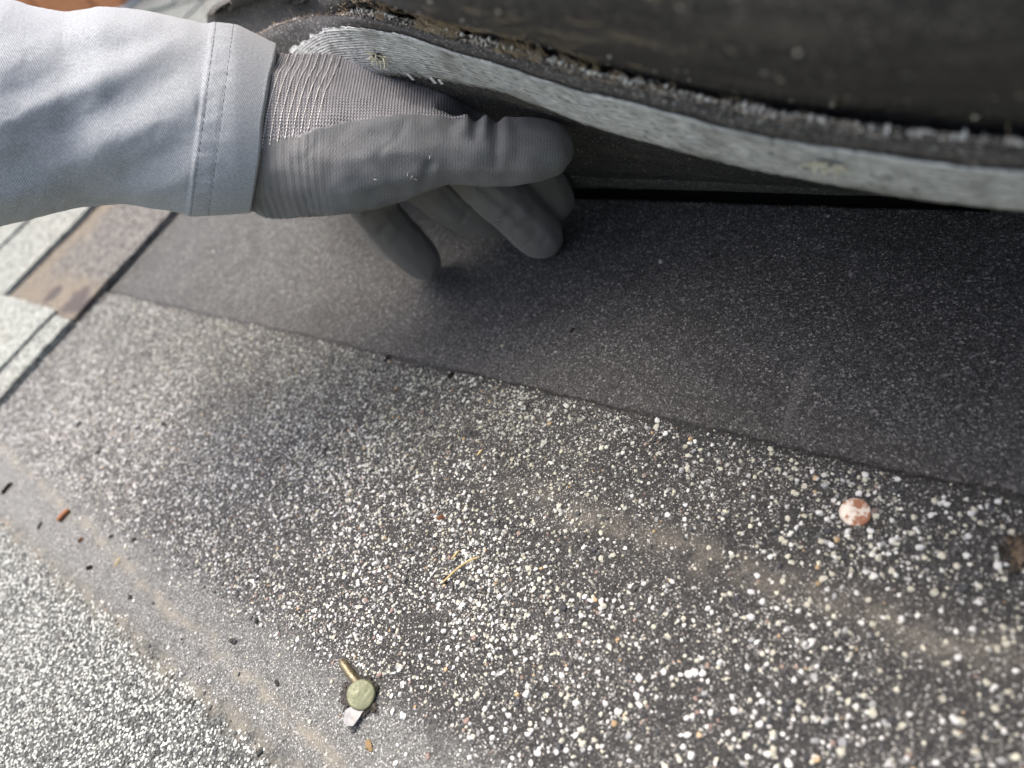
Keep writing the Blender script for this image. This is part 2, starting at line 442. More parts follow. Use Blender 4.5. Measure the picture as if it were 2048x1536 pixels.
tabs = [tab_mesh('laminate_tab', wd, s) for s, wd in enumerate((.10, .14, .18, .22))]
for me in slabs: me.materials.append(MT['weath2'])
for me in tabs: me.materials.append(MT['weath'])
def field(k, x_right, seed):
    o = bpy.data.objects.new('shingle', slabs[seed % 4]); link(o, roof); o.location = (x_right, yk(k), 0)
    x = -.02 - .05 * random.random(); i = seed
    while x > -SL + .24:
        t = bpy.data.objects.new('laminate_tab', tabs[(i * 7 + seed) % 4]); link(t, o); t.location = (x, 0, 0)
        x -= (.10, .14, .18, .22)[(i * 7 + seed) % 4] + .035 + .06 * random.random(); i += 1
seed = 0
for k in range(-8, 14):
    off = ((k * 0.37) % 1) * SL
    if k in (-1, 0, 1, 2):
        right_ends = {-1: [-.5, -.5 - SL, -.5 - 2 * SL], 0: [-1.29, -1.29 - SL], 1: [-1.43, -1.43 - SL], 2: [-.62, -.62 - SL, -.62 - 2 * SL]}[k]
        xs_ = right_ends + ([.62 + SL, .62 + 2 * SL] if k != -1 else [.6 + SL, .6 + 2 * SL])
    else:
        xs_ = [1.9 + off - SL * i for i in range(6)]
        if k < -4 or k > 9: xs_ = xs_[2:]
    for x in xs_:
        seed += 1; field(k, x, seed)

# ------------------------------------------------------------------ uncovered shingle lying under the lifted one
def surf_z(x, y):
    x = np.asarray(x, float); y = np.asarray(y, float)
    e = y + (fbm(x * 60, y * 0 + 3, 11) - .5) * .006
    step = np.clip((.0008 - e) / .0016, 0, 1); step = step * step * (3 - 2 * step)
    return (fbm(x * 9 + 31, y * 9 + 7, 21) - .5) * .0022 + (fbm(x * 45, y * 45, 23) - .5) * .0007 + step * .0009 - .0006

xs = np.linspace(-.497, .6, 520)
ys = np.concatenate([np.linspace(-.293, -.012, 150), np.linspace(-.0112, .0112, 30), np.linspace(.0125, .1120, 70)])
Xg, Yg = np.meshgrid(xs, ys, indexing='ij')
Gs = np.stack([Xg, Yg, surf_z(Xg, Yg)], -1); Ts = Gs.copy(); Ts[..., 2] = -.0045
V, F = shell(Gs, Ts)
lower = empty('lower_shingle', (0, 0, 0))
tag(lower, 'uncovered flat shingle with worn white granules and a bare black upper half', 'shingle')
obj('asphalt_sheet', mesh_np('asphalt_sheet', V, F[:, ::-1]), MT['bed'], lower)

obj('underlayment', mesh_py('underlayment', *box(-.5, .62, .09, .42, -.016, -.011), False), plain('black_felt', (.012, .012, .012), .9, .1), roof)

# mineral granules
def lerp(x, xp, fp): return np.interp(x, xp, fp)
def density(x, y):
    """granules per cm2"""
    base = lerp(x, [-.45, -.2, -.08, 0, .05, .10, .2, .6], [80, 76, 62, 50, 38, 26, 19, 19])
    base = base * (.35 + 1.3 * fbm(x * 38, y * 38, 41, 4) ** 1.1)
    base = base * (1 - .62 * np.exp(-((y + .045) / .008) ** 2) * (x > .02) * (fbm(x * 20, y * 20, 43) > .38))
    blob = np.exp(-(((x - .02) / .035) ** 2 + ((y + .082) / .016) ** 2)); base = base * (1 + .9 * blob)
    edge = y + (fbm(x * 60, y * 0 + 3, 11) - .5) * .006 + (fbm(x * 210, y * 0, 44) - .5) * .006
    base = base * np.clip((-edge) / .004, 0, 1) ** .7
    bandm = np.clip((y + .126 + (fbm(x * 40, y * 40, 46) - .5) * .018) / -.012, 0, 1)
    base = base * (1 - bandm) + 2.4 * bandm
    wz = np.clip((-(y + (fbm(x * 50, y * 50, 47) - .5) * .012) - .163) / .008, 0, 1)
    base = base * (1 - wz) + 66 * wz * (.75 + .5 * fbm(x * 50, y * 50, 48))
    return np.where(y > .0, .06, base)
dm = 150.0
area = (.6 + .497) * (.108 + .291) * 1e4
n0 = int(area * dm)
gx = rng.uniform(-.497, .6, n0); gy = rng.uniform(-.291, .108, n0)
# spend granules where the picture can see them: thin out far to the right
keep = rng.uniform(0, 1, n0) * dm < density(gx, gy) * np.where(gx > .32, .45, 1) * np.where(gy < -.26, .6, 1)
gx = gx[keep]; gy = gy[keep]; ng = len(gx)
gs0 = 0; big = rng.uniform(0, 1, ng) < .52
gs = np.where(big, np.clip(rng.lognormal(math.log(.00138), .30, ng), .0007, .0027), rng.uniform(.0004, .0009, ng))
wzone = gy < -.165
gs = np.where(wzone, rng.uniform(.0008, .0018, ng), gs)
gs = np.where(~wzone, gs * lerp(gx, [-.3, -.05, .06, .14], [.80, .86, 1.0, 1.10]), gs)
pal = np.array([GCOL[k] for k in ('white', 'cream', 'grey', 'slate', 'tan', 'rose')])
names = ('white', 'cream', 'grey', 'slate', 'tan', 'rose')
u_ = rng.uniform(0, 1, ng)
creamy = lerp(gx, [-.2, .05, .2], [.10, .22, .34])
pw = .66 - creamy
edges = np.stack([pw, pw + creamy, pw + creamy + .14, pw + creamy + .14 + .155, pw + creamy + .14 + .155 + .013, np.ones(ng)], 1)
ci = (u_[:, None] > edges).sum(1).clip(0, 5)
ci = np.where((gy < -.124) & ~wzone & (rng.uniform(0, 1, ng) < .12), 3, ci)
ico = bpy.data.meshes.new('i'); bmt = bmesh.new(); bmesh.ops.create_icosphere(bmt, subdivisions=1, radius=.5)
IV = np.array([v.co[:] for v in bmt.verts]); IF = np.array([[v.index for v in f.verts] for f in bmt.faces]); bmt.free(); bpy.data.meshes.remove(ico)
shapes = []
for s in range(14):
    q = IV * (1 + rng.uniform(-.28, .22, (len(IV), 1))) * np.array([rng.uniform(.95, 1.25), rng.uniform(.68, .95), rng.uniform(.5, .75)])
    q = q + rng.uniform(-.09, .09, q.shape)
    q[:, 2] = np.minimum(q[:, 2], rng.uniform(.16, .28)); ax_ = rng.uniform(0, 6.28, 3)
    for a_ in ax_:                                   # knock off corners so the grain is angular
        n_ = np.array([math.cos(a_), math.sin(a_), rng.uniform(-.1, .5)]); n_ /= np.linalg.norm(n_)
        over = np.maximum(q @ n_ - rng.uniform(.30, .40), 0); q = q - over[:, None] * n_
    shapes.append(q)
shapes = np.array(shapes)
gsh = rng.integers(0, 14, ng); gyaw = rng.uniform(0, 2 * np.pi, ng); gtl = rng.normal(0, .22, ng)
gz = surf_z(gx, gy) + gs * np.where(wzone, .08, .10)
# the 300 that show largest in the photograph become pieces of their own
rel = np.stack([gx, gy, gz], 1) - CPOS; q = rel @ BAS
px = 1024 + FPX * q[:, 0] / q[:, 2]; py = 768 + FPX * q[:, 1] / q[:, 2]
inside = (px > 20) & (px < 2028) & (py > 300) & (py < 1516)
score = np.where(inside, gs / q[:, 2], 0); order = np.argsort(-score); single = np.zeros(ng, bool); single[order[:300]] = True
cz, szn = np.cos(gyaw), np.sin(gyaw); ct_, st_ = np.cos(gtl), np.sin(gtl)
def gverts(ii):
    P = shapes[gsh[ii]] * gs[ii][:, None, None]
    x, y, z = P[..., 0], P[..., 1], P[..., 2]
    y, z = y * ct_[ii][:, None] - z * st_[ii][:, None], y * st_[ii][:, None] + z * ct_[ii][:, None]
    x, y = x * cz[ii][:, None] - y * szn[ii][:, None], x * szn[ii][:, None] + y * cz[ii][:, None]
    return np.stack([x + gx[ii][:, None], y + gy[ii][:, None], z + gz[ii][:, None]], -1)
def granule_mesh(name, Vv, cols):
    n, k, _ = Vv.shape
    F = (IF[None] + (np.arange(n) * k)[:, None, None]).reshape(-1, 3)
    me = mesh_np(name, Vv.reshape(-1, 3), F, False)
    a = me.attributes.new('tint', 'FLOAT_COLOR', 'POINT')
    c = np.repeat(np.concatenate([cols, np.ones((n, 1))], 1), k, 0); a.data.foreach_set('color', c.astype(np.float32).ravel())
    return me
gcol = pal[ci] * rng.uniform(.72, 1.08, (ng, 1))
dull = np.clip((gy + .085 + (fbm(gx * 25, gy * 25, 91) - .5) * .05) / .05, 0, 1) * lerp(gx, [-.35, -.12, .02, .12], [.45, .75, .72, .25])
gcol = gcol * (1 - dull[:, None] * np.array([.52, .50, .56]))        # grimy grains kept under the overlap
gcol = np.where(wzone[:, None], np.array([.45, .47, .44]) * rng.choice([.10, .34, .8, 1.05, 1.35], (ng, 1), p=[.18, .14, .2, .3, .18]), gcol)
rest = np.where(~single)[0]
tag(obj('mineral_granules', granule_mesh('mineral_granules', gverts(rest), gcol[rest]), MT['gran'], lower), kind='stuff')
gmesh = {}
for i in np.where(single)[0]:
    key = (int(gsh[i]), int(ci[i]))
    if key not in gmesh:
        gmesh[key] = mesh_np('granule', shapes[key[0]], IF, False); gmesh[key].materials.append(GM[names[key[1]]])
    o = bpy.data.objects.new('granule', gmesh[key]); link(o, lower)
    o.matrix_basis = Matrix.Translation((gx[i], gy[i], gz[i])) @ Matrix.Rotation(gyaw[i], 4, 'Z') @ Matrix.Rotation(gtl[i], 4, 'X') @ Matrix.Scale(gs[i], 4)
print('granules', ng)

# neighbours to the left, still lying in place
def flat_sheet(name, x0, x1, y0, y1, z, th, mat, parent, wob=.0012, rag=.0025, seed=0, res=.004):
    nx = max(3, int((x1 - x0) / res)); ny = max(3, int((y1 - y0) / res))
    X, Y = np.meshgrid(np.linspace(x0, x1, nx), np.linspace(y0, y1, ny), indexing='ij')
    Z = z + (fbm(X * 14 + seed, Y * 14, seed) - .5) * wob * 2 + (fbm(X * 70, Y * 70, seed + 5) - .5) * wob
    Yr = Y + (np.arange(ny) == 0)[None] * (fbm(X * 80, X * 0, seed + 1) - .5) * rag
    Xr = X + ((np.arange(nx) == nx - 1)[:, None]) * (fbm(Y * 80, Y * 0, seed + 2) - .5) * rag
    G = np.stack([Xr, Yr, Z], -1); T = G.copy(); T[..., 2] -= th
    V, F = shell(G, T); return obj(name, mesh_np(name, V, F[:, ::-1], False), mat, parent)
nb = empty('left_shingle', (0, 0, 0))
nb.name = 'neighbouring_shingle'
tag(nb, 'pale shingle lying flat left of the bare patch, brown stained at its upper corner', 'shingle')
flat_sheet('exposed_face', -1.287, -.409, Y0, -.0335, .0052, .0045, MT['weath2'], nb, seed=3)
flat_sheet('stained_overlap', -1.287, -.409, -.0330, .20, .0048, .0042, MT['stain'], nb, seed=4)
flat_sheet('laminate_tab', -.62, -.440, Y0 - .0006, -.030, .0078, .0030, MT['weath'], nb, seed=5)
flat_sheet('laminate_tab', -.92, -.68, Y0 - .0006, -.030, .0078, .0030, MT['weath'], nb, seed=6)
flat_sheet('laminate_tab', -1.22, -.99, Y0 - .0006, -.030, .0078, .0030, MT['weath'], nb, seed=7)
n2 = empty('neighbouring_shingle', (0, 0, 0))
tag(n2, 'pale shingle overlapping the brown stained corner, one course higher under the sleeve', 'shingle')
flat_sheet('exposed_face', -1.428, -.551, -.0300, .1005, .0098, .0045, MT['weath2'], n2, seed=8)
flat_sheet('laminate_tab', -.80, -.655, -.0305, .0950, .0124, .0030, MT['weath'], n2, seed=9)
flat_sheet('laminate_tab', -1.12, -.86, -.0305, .0950, .0124, .0030, MT['weath'], n2, seed=10)

# ------------------------------------------------------------------ lifted shingles
YH = .1120; ZH = .0052
def solve(x, y, s):
    r = ray(x, y); a = CPOS - np.array([0, YH, ZH])
    A = r[1] ** 2 + r[2] ** 2; b = 2 * (a[1] * r[1] + a[2] * r[2]); c = a[1] ** 2 + a[2] ** 2 - s * s
    d = (-b - math.sqrt(max(b * b - 4 * A * c, 0))) / (2 * A); return CPOS + r * d
def row(pts, X):
    P = np.array(sorted([tuple(p) for p in pts])); y = np.interp(X, P[:, 0], P[:, 1]); z = np.interp(X, P[:, 0], P[:, 2])
    k = np.exp(-np.linspace(-2, 2, 25) ** 2); k /= k.sum()
    def sm(v):
        vp = np.concatenate([2 * v[0] - v[12:0:-1], v, 2 * v[-1] - v[-2:-14:-1]]); return np.convolve(vp, k, 'valid')
    return np.stack([X, sm(y), sm(z)], -1)
def polar(X, s, deg): return (X, YH - s * math.cos(R(deg)), ZH + s * math.sin(R(deg)))
T1 = [(817, 146), (905, 161), (993, 176), (1051, 195), (1169, 243), (1285, 278), (1470, 324), (1655, 361), (1840, 393), (2048, 417)]
T2 = [(700, 53), (788, 63), (876, 91), (964, 117), (1051, 143), (1139, 173), (1285, 208), (1470, 259), (1655, 292), (1840, 319), (2048, 343)]
T4 = [(700, 9), (817, 38), (934, 76), (1051, 111), (1139, 132), (1198, 150), (1285, 176), (1470, 218), (1655, 245), (1840, 268), (2048, 287)]
t2y = lambda x: np.interp(x, [p[0] for p in T2], [p[1] for p in T2])
r1 = [solve(x, y, .115) for x, y in T1] + [at(700, 150, .315), at(640, 190, .345), at(580, 230, .38), polar(.27, .115, 41), polar(.42, .115, 32), polar(.6, .115, 14)]
r2 = [solve(x, y, .140) for x, y in T2] + [at(640, 61, .305), at(610, 80, .325), at(585, 105, .345), at(550, 150, .38), polar(.27, .14, 43), polar(.42, .14, 33), polar(.6, .14, 14)]
r3 = [solve(x, .6 * t2y(x) + .4 * y, .1455) for x, y in T4] + [at(640, 30, .305), at(560, 50, .335), at(500, 80, .37), at(450, 130, .41), polar(.27, .1455, 43.3), polar(.42, .1455, 33), polar(.6, .1455, 14)]
XL = -.20; NX = 420
Xc = np.linspace(XL, .6, NX)
R0b = np.stack([Xc, np.full(NX, .30), np.full(NX, .0052)], -1); R0 = np.stack([Xc, np.full(NX, YH + .004), np.full(NX, ZH)], -1)
R1 = row(r1, Xc); R2 = row(r2, Xc); R3 = row(r3, Xc)
def loft(rows, ts, tq):
    """smooth interpolation through the guide rows"""
    rows = np.array(rows); out = np.zeros((rows.shape[1], len(tq), 3))
    n = len(ts)
    # cubic hermite with finite-difference tangents
    mtan = []
    for i in range(n):
        if i == 0: mtan.append((rows[1] - rows[0]) / (ts[1] - ts[0]))
        elif i == n - 1: mtan.append((rows[-1] - rows[-2]) / (ts[-1] - ts[-2]))
        else: mtan.append((rows[i + 1] - rows[i - 1]) / (ts[i + 1] - ts[i - 1]))
    for j, t in enumerate(tq):
        i = min(max(np.searchsorted(ts, t) - 1, 0), n - 2); h = ts[i + 1] - ts[i]; u = (t - ts[i]) / h
        out[:, j] = (2 * u ** 3 - 3 * u ** 2 + 1) * rows[i] + (u ** 3 - 2 * u ** 2 + u) * h * mtan[i] + (-2 * u ** 3 + 3 * u ** 2) * rows[i + 1] + (u ** 3 - u ** 2) * h * mtan[i + 1]
    return out
def normals(G):
    du = np.gradient(G, axis=0); dv = np.gradient(G, axis=1); n = np.cross(du, dv); n /= np.linalg.norm(n, axis=-1, keepdims=True) + 1e-12
    return n                                     # points to the upper face (checked by sign below)
bend = R0 * .5 + R1 * .5; bend[:, 2] += .003; bend[:, 1] += .002
ts1 = [-.19, 0, .058, .115, .140, .1455]
tq1 = np.concatenate([np.linspace(-.19, -.004, 14), np.linspace(0, .112, 40), np.linspace(.115, .1455, 16)])
U1 = loft([R0b, R0, bend, R1, R2, R3], ts1, tq1)
U1[..., 2] = np.maximum(U1[..., 2], surf_z(U1[..., 0], U1[..., 1]) + .0012)
rough1 = (fbm(U1[..., 0] * 60, tq1[None] * 60, 61) - .5) * .0010
N1 = normals(U1)
if N1[NX // 2, 45, 1] < 0: N1 = -N1              # upper face looks up the slope once lifted
U1 = U1 + N1 * rough1[..., None]
lift = empty('lifted_shingle', (0, 0, 0))
tag(lift, 'black shingle bent up by the gloved hand, grey woven strip along its underside', 'shingle')
thick = .0033 + (fbm(Xc * 90, Xc * 0, 63, 4) - .5)[:, None] * .0022
V, F = shell(U1, U1 + N1 * thick[..., None])
obj('asphalt_sheet', mesh_np('lifted_sheet', V, F), MT['under_bright'], lift)
# woven nailing strip on the underside
tqt = np.linspace(.1165, .1405, 14)
NXT = 1300
Xt = np.linspace(XL + .02, .6, NXT)
def resamp(Rr): return np.stack([np.interp(Xt, Xc, Rr[:, i]) for i in range(3)], -1)
tooth = (np.abs(((Xt * 210 + fbm(Xt * 60, Xt * 0, 3) * 3) % 1)) * .0018 + (vnoise(Xt * 900, Xt * 0, 7) - .5) * .0014 + (fbm(Xt * 40, Xt * 0, 8) - .5) * .0030)
Ut = np.zeros((NXT, 14, 3))
full = loft([R0b, R0, bend, R1, R2, R3], ts1, tqt)
for j in range(14):
    Ut[:, j] = resamp(full[:, j])
Nt_ = normals(Ut); Nt_ *= np.sign(Nt_[NXT // 2, 5, 1])
slope_ = (Ut[:, 1] - Ut[:, 0]) / (np.linalg.norm(Ut[:, 1] - Ut[:, 0], axis=-1, keepdims=True))
Ut[:, 0] -= slope_ * tooth[:, None]
Ut[:, -1] += slope_ * ((fbm(Xt * 160, Xt * 0, 9, 4) - .5) * .0036)[:, None]
rt = (fbm(Xt[:, None] * 60 + 0 * tqt[None], tqt[None] * 60 + 0 * Xt[:, None], 61) - .5) * .0010
Ut = Ut + Nt_ * (rt - .0009)[..., None]
Vt, Ft = shell(Ut, Ut + Nt_ * .0004)
me = mesh_np('nailing_strip', Vt, Ft)
al = np.repeat(Xt[:, None], 14, 1).ravel(); acr = np.repeat(tqt[None], NXT, 0).ravel()
fattr(me, 'along', np.concatenate([al, al])); fattr(me, 'across', np.concatenate([acr, acr]))
obj('nailing_strip', me, MT['tape'], lift)

def pt1(Xv, j=None, t=None):
    """point and frame on the lifted sheet's underside at X and arc t"""
    i = int(np.clip(np.searchsorted(Xc, Xv), 1, NX - 2)); j = int(np.clip(np.searchsorted(tq1, t), 1, len(tq1) - 1))
    f_ = float(np.clip((Xv - Xc[i - 1]) / (Xc[i] - Xc[i - 1]), 0, 1))
    return U1[i - 1, j] * (1 - f_) + U1[i, j] * f_, N1[i, j], (U1[i + 1, j] - U1[i - 1, j]) / np.linalg.norm(U1[i + 1, j] - U1[i - 1, j]), (U1[i, j] - U1[i, j - 1]) / np.linalg.norm(U1[i, j] - U1[i, j - 1])

# torn nail holes in the strip
def torn_hole(Xv, t, size, sd):
    rn = random.Random(sd); P, Nn, A, S = pt1(Xv, t=t); P = P - Nn * .0016
    parts = []
    ring = [P + (A * math.cos(a) * 1.5 + S * math.sin(a) * .8) * size * .55 * rn.uniform(.7, 1.2) for a in np.linspace(0, 2 * math.pi, 14)[:-1]]
    Vh = [P - Nn * .0003] + ring; Fh = [(0, i + 1, (i + 1) % 13 + 1) for i in range(13)]
    h = obj('torn_nail_hole', mesh_py('torn_nail_hole', Vh, Fh), MT['asph'], lift)
    for i in range(46):
        a = rn.uniform(0, 2 * math.pi); b = P + (A * math.cos(a) * 1.6 + S * math.sin(a) * .8) * size * rn.uniform(.45, .8) - Nn * .0004
        d = A * rn.uniform(-1, 1) + S * rn.uniform(-.9, .9) - Nn * rn.uniform(.2, .9); d = d / np.linalg.norm(d)
        L = size * rn.uniform(.4, 1.0)
        parts.append(tube([b, b + d * L * .5 + Nn * L * .05, b + d * L], [.00022, .0002, .0001], 4))
    obj('torn_fibre', mesh_py('torn_fibre', *join(parts)), MT['fibre_pale'], h)
h1 = solve(760, 118, .126); h2 = solve(1680, 337, .125)
torn_hole(h1[0], .126, .0042, 1); torn_hole(h2[0], .1325, .0032, 2)
# loose threads hanging from the strip
parts = []
for xx, yy, ln in ((820, 148, .0024), (866, 152, .0022), (880, 155, .0012)):
    p = solve(xx, yy, .1165); i = np.searchsorted(Xt, p[0]); b = Ut[i, 0] - Nt_[i, 0] * .0006; A = Vector((1, 0, 0)) ; S = Vector(slope_[i])
    b = b + slope_[i] * .0016; ln += .0016; a0 = Vector(b) - A * .0007; a1 = Vector(b) + A * .0007; dn = S * -ln + Vector((-.0010, 0, 0))
    o_ = Vector(Nt_[i, 0]) * .00025
    parts.append(([a0, a1, a1 + dn, a0 + dn, a0 + o_, a1 + o_, a1 + dn + o_, a0 + dn + o_], [(0, 1, 2, 3), (7, 6, 5, 4), (0, 4, 5, 1), (1, 5, 6, 2), (2, 6, 7, 3), (3, 7, 4, 0)]))
for i_, p_ in enumerate(parts): obj('loose_ribbon', mesh_py('loose_ribbon', *p_, False), plain('ribbon_white%d' % i_, (.75, .77, .77), .5), lift)

# granules and fibres caught along the free edge
lipV = []; lipC = []; parts = []
for i in range(2600):
    Xv = rng.uniform(-.16, .45); P, Nn, A, S = pt1(Xv, t=.1455)
    dens_white = np.interp(Xv, [-.16, .03, .07, .5], [.25, .45, 1, 1])
    if rng.uniform() > dens_white * (.25 + 1.1 * (vnoise(Xv * 130, 0.0, 51) > .45)): continue
    sz = .0004 + .0014 * rng.uniform() ** 2; p = P + Nn * (.0031 + sz * rng.uniform(-.6, .5)) + S * rng.uniform(-.0004, .0011)
    q_ = shapes[rng.integers(0, 14)] * sz; a = rng.uniform(0, 6.28)
    q_ = q_[:, [2, 0, 1]] if rng.uniform() < .5 else q_
    lipV.append(q_ + p); lipC.append(np.array([.92, .92, .90]) * (rng.uniform(.85, 1.0) if rng.uniform() < .55 else rng.uniform(.12, .5)))  # brightest grains painted paler, in place of skylight catching the edge
for i in range(7500):
    Xv = rng.uniform(-.18, .5); P, Nn, A, S = pt1(Xv, t=.1455); hgt_ = rng.uniform(.0006, .0036)
    sz = rng.uniform(.0004, .0010); p = P + Nn * hgt_ + S * rng.uniform(-.0001, .0004)
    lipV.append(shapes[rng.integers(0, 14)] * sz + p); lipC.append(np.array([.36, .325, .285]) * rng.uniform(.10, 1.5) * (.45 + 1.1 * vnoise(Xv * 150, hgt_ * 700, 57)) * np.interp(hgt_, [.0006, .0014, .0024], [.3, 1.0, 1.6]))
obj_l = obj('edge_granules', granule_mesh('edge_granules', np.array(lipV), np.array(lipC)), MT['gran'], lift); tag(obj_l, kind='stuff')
for i in range(5200):
    Xv = rng.normal(-.005, .045) if rng.uniform() < .8 else rng.uniform(-.18, .5)
    if Xv < -.18 or Xv > .55 or (Xv > .09 and rng.uniform() < .8): continue
    if vnoise(Xv * 170, 0.0, 53) < .38: continue
    P, Nn, A, S = pt1(Xv, t=.1455)
    b = P + Nn * rng.uniform(.0008, .0044) + S * rng.uniform(-.002, .0006)
    d = A * rng.normal(-.75, .55) + S * rng.uniform(.0, .8) + Nn * rng.uniform(-.15, .9); d = d / np.linalg.norm(d)
    L = rng.uniform(.0010, .0034) * (2.8 if rng.uniform() < .04 else 1)
    parts.append(tube([b, b + d * L * .5 + S * L * .06, b + d * L + A * L * rng.uniform(-.25, .25)], [.00009, .00008, .00003], 3, False))
tag(obj('frayed_fibre', mesh_py('frayed_fibre', *join(parts)), MT['fibre'], lift), kind='stuff')

# the shingle of the next course, lifted with it and arching over the camera
def polar2(X, s, deg): return (X, .1140 - s * math.cos(R(deg)), 0.0108 + s * math.sin(R(deg)))
top1 = U1 + N1 * thick[..., None]
def off_row(t, off):
    j = int(np.clip(np.searchsorted(tq1, t), 1, len(tq1) - 1)); return [tuple(top1[i, j] + N1[i, j] * off) for i in range(60, NX, 12)]
q1 = off_row(.09, .0022) + [at(600, 140, .385), at(480, 150, .43), at(330, 110, .47)]
q2 = off_row(.1440, .0026) + [at(640, -4, .33), at(560, 5, .36), at(480, 22, .395), at(390, 42, .435)]
def chord(px_, py_, s): return solve(px_, py_, s)
q3 = [chord(2048, -25, .205), chord(1800, -20, .205), chord(1500, -20, .205), chord(1250, -30, .205), chord(1000, -45, .205), chord(800, -60, .205), polar2(.27, .205, 49), polar2(.42, .205, 38), polar2(.6, .205, 18), at(600, -70, .31), at(500, -45, .345), at(420, -10, .39)]
q4 = [(x, .1140 - .245 * math.cos(R(a)), .0085 + .245 * math.sin(R(a))) for x, a in ((-.2, 84), (-.1, 80), (0, 72), (.05, 68), (.1, 65), (.16, 63), (.22, 61), (.3, 57), (.45, 45), (.6, 24))]
XL2 = -.235
Xd = np.linspace(XL2, .6, 380)
D0b = np.stack([Xd, np.full(380, .33), np.full(380, .0112)], -1); D0 = np.stack([Xd, np.full(380, .117), np.full(380, .0112)], -1)
D1 = row(q1, Xd); D2 = row(q2, Xd); D3 = row(q3, np.linspace(-.175, .6, 380)); D4 = row(q4, np.linspace(-.11, .6, 380))
ts2 = [-.21, 0, .09, .150, .212, .262]
tq2 = np.concatenate([np.linspace(-.21, -.004, 10), np.linspace(0, .262, 80)])
U2 = loft([D0b, D0, D1, D2, D3, D4], ts2, tq2)
N2 = normals(U2); N2 *= np.sign(N2[200, 50, 1])
U2 = U2 + N2 * ((fbm(U2[..., 0] * 25, tq2[None] * 25, 71) - .5) * .0022)[..., None]
V, F = shell(U2, U2 + N2 * .0042)
lift2 = empty('upper_lifted_shingle', (0, 0, 0))
tag(lift2, 'dusty black shingle arching overhead along the top right, behind the lifted edge', 'shingle')
obj('asphalt_sheet', mesh_np('upper_sheet', V, F), MT['under'], lift2)
lipV = []; lipC = []; parts = []
for i in range(500):                               # brown grit along its left end
    j = rng.integers(40, 89); P = U2[0, j] + N2[0, j] * rng.uniform(0, .0046) + np.array([rng.uniform(-.0004, .002), 0, 0]); sz = rng.uniform(.0005, .0014)
    lipV.append(shapes[rng.integers(0, 14)] * sz + P); lipC.append(np.array([.30, .25, .20]) * rng.uniform(.3, 1.6))
for i in range(260):                               # chips stuck to the underside
    a = rng.integers(60, 330); j = rng.integers(52, 84); P = U2[a, j] - N2[a, j] * .0001; sz = rng.uniform(.0005, .0014)
    lipV.append(shapes[rng.integers(0, 14)] * sz + P); lipC.append(np.array([.5, .47, .40]) * rng.uniform(.4, 1.1))
tag(obj('stuck_grit', granule_mesh('stuck_grit', np.array(lipV), np.array(lipC)), MT['gran'], lift2), kind='stuff')
for i in range(170):
    a = rng.integers(75, 150); j = rng.integers(50, 80); b = U2[a, j] - N2[a, j] * .0002
    A = (U2[a + 1, j] - U2[a - 1, j]); A /= np.linalg.norm(A); S = U2[a, j + 1] - U2[a, j - 1]; S /= np.linalg.norm(S)
    d = A * rng.uniform(.4, 1) + S * rng.uniform(-.5, .3); d /= np.linalg.norm(d); L = rng.uniform(.003, .010)
    parts.append(tube([b, b + d * L * .5 - N2[a, j] * .0006, b + d * L], [.00007, .00008, .00004], 3, False))
tag(obj('stuck_fibre', mesh_py('stuck_fibre', *join(parts)), MT['fibre'], lift2), kind='stuff')

# ------------------------------------------------------------------ person: gloved left hand and sleeve
person = empty('person', tuple(at(600, 300, .30)))
PB = np.array(person.matrix_basis.translation)
tag(person, 'forearm in a pale grey sleeve, grey gloved hand holding the shingle up', 'person')
RT, DN, FW = BAS[:, 0], BAS[:, 1], BAS[:, 2]
def sphere_pts(c, r, sub=2):
    b = bmesh.new(); bmesh.ops.create_icosphere(b, subdivisions=sub, radius=1.0)
    P = np.array([v.co[:] for v in b.verts]); b.free(); return P * r + c
def hull(balls):
    b = bmesh.new()
    for (x, y, d, r) in balls:
        for p in sphere_pts(at(x, y, d), r): b.verts.new(p)
    res = bmesh.ops.convex_hull(b, input=b.verts)
    bmesh.ops.delete(b, geom=[g_ for g_ in res['geom_interior'] if isinstance(g_, bmesh.types.BMVert)], context='VERTS')
    return b
def chain(balls, n=26):
    """tapered finger through the joints: hulls of consecutive balls along a smooth path"""
    P = catmull([at(x, y, d) for x, y, d, r in balls], n); rr = np.interp(np.linspace(0, 1, n), np.linspace(0, 1, len(balls)), [b[3] for b in balls])
    out = []
    for i in range(n - 1):
        b = bmesh.new()
        for k in (i, i + 1):
            for p in sphere_pts(P[k], rr[k], 2): b.verts.new(p)
        res = bmesh.ops.convex_hull(b, input=b.verts)
        bmesh.ops.delete(b, geom=[g_ for g_ in res['geom_interior'] if isinstance(g_, bmesh.types.BMVert)], context='VERTS')
        out.append(b)
    return out
W1 = (520, 218, .303, .0215); W2 = (500, 318, .303, .0215)
WA = (250, 205, .298, .022); WB = (240, 300, .298, .022)
IK = (905, 225, .322, .0140); MK = (890, 275, .335, .0138); RK = (812, 335, .347, .0130); PK = (725, 384, .352, .0118)
solids = [hull([WA, WB, W1, W2])]
solids.append(hull([W1, W2, (690, 205, .312, .0185), (680, 340, .318, .017)]))
solids.append(hull([(690, 205, .312, .0185), (680, 340, .318, .017), IK, MK, RK, PK]))
solids.append(hull([W1, W2, (690, 205, .312, .0185), (560, 300, .300, .0245), (700, 262, .298, .019), (700, 330, .292, .0195)]))
solids.append(hull([(690, 205, .312, .0185), (700, 262, .298, .019), (800, 298, .288, .0155), (860, 250, .305, .0145), IK]))
solids.append(hull([(545, 385, .306, .0112), (560, 300, .300, .024), (700, 330, .292, .0195), (800, 300, .289, .0155)]))
solids.append(hull([(700, 330, .292, .0195), (700, 260, .298, .018), (800, 298, .288, .0155), (880, 299, .286, .0140)]))
solids.append(hull([(560, 395, .310, .009), (640, 390, .315, .0095), (700, 345, .300, .016)]))
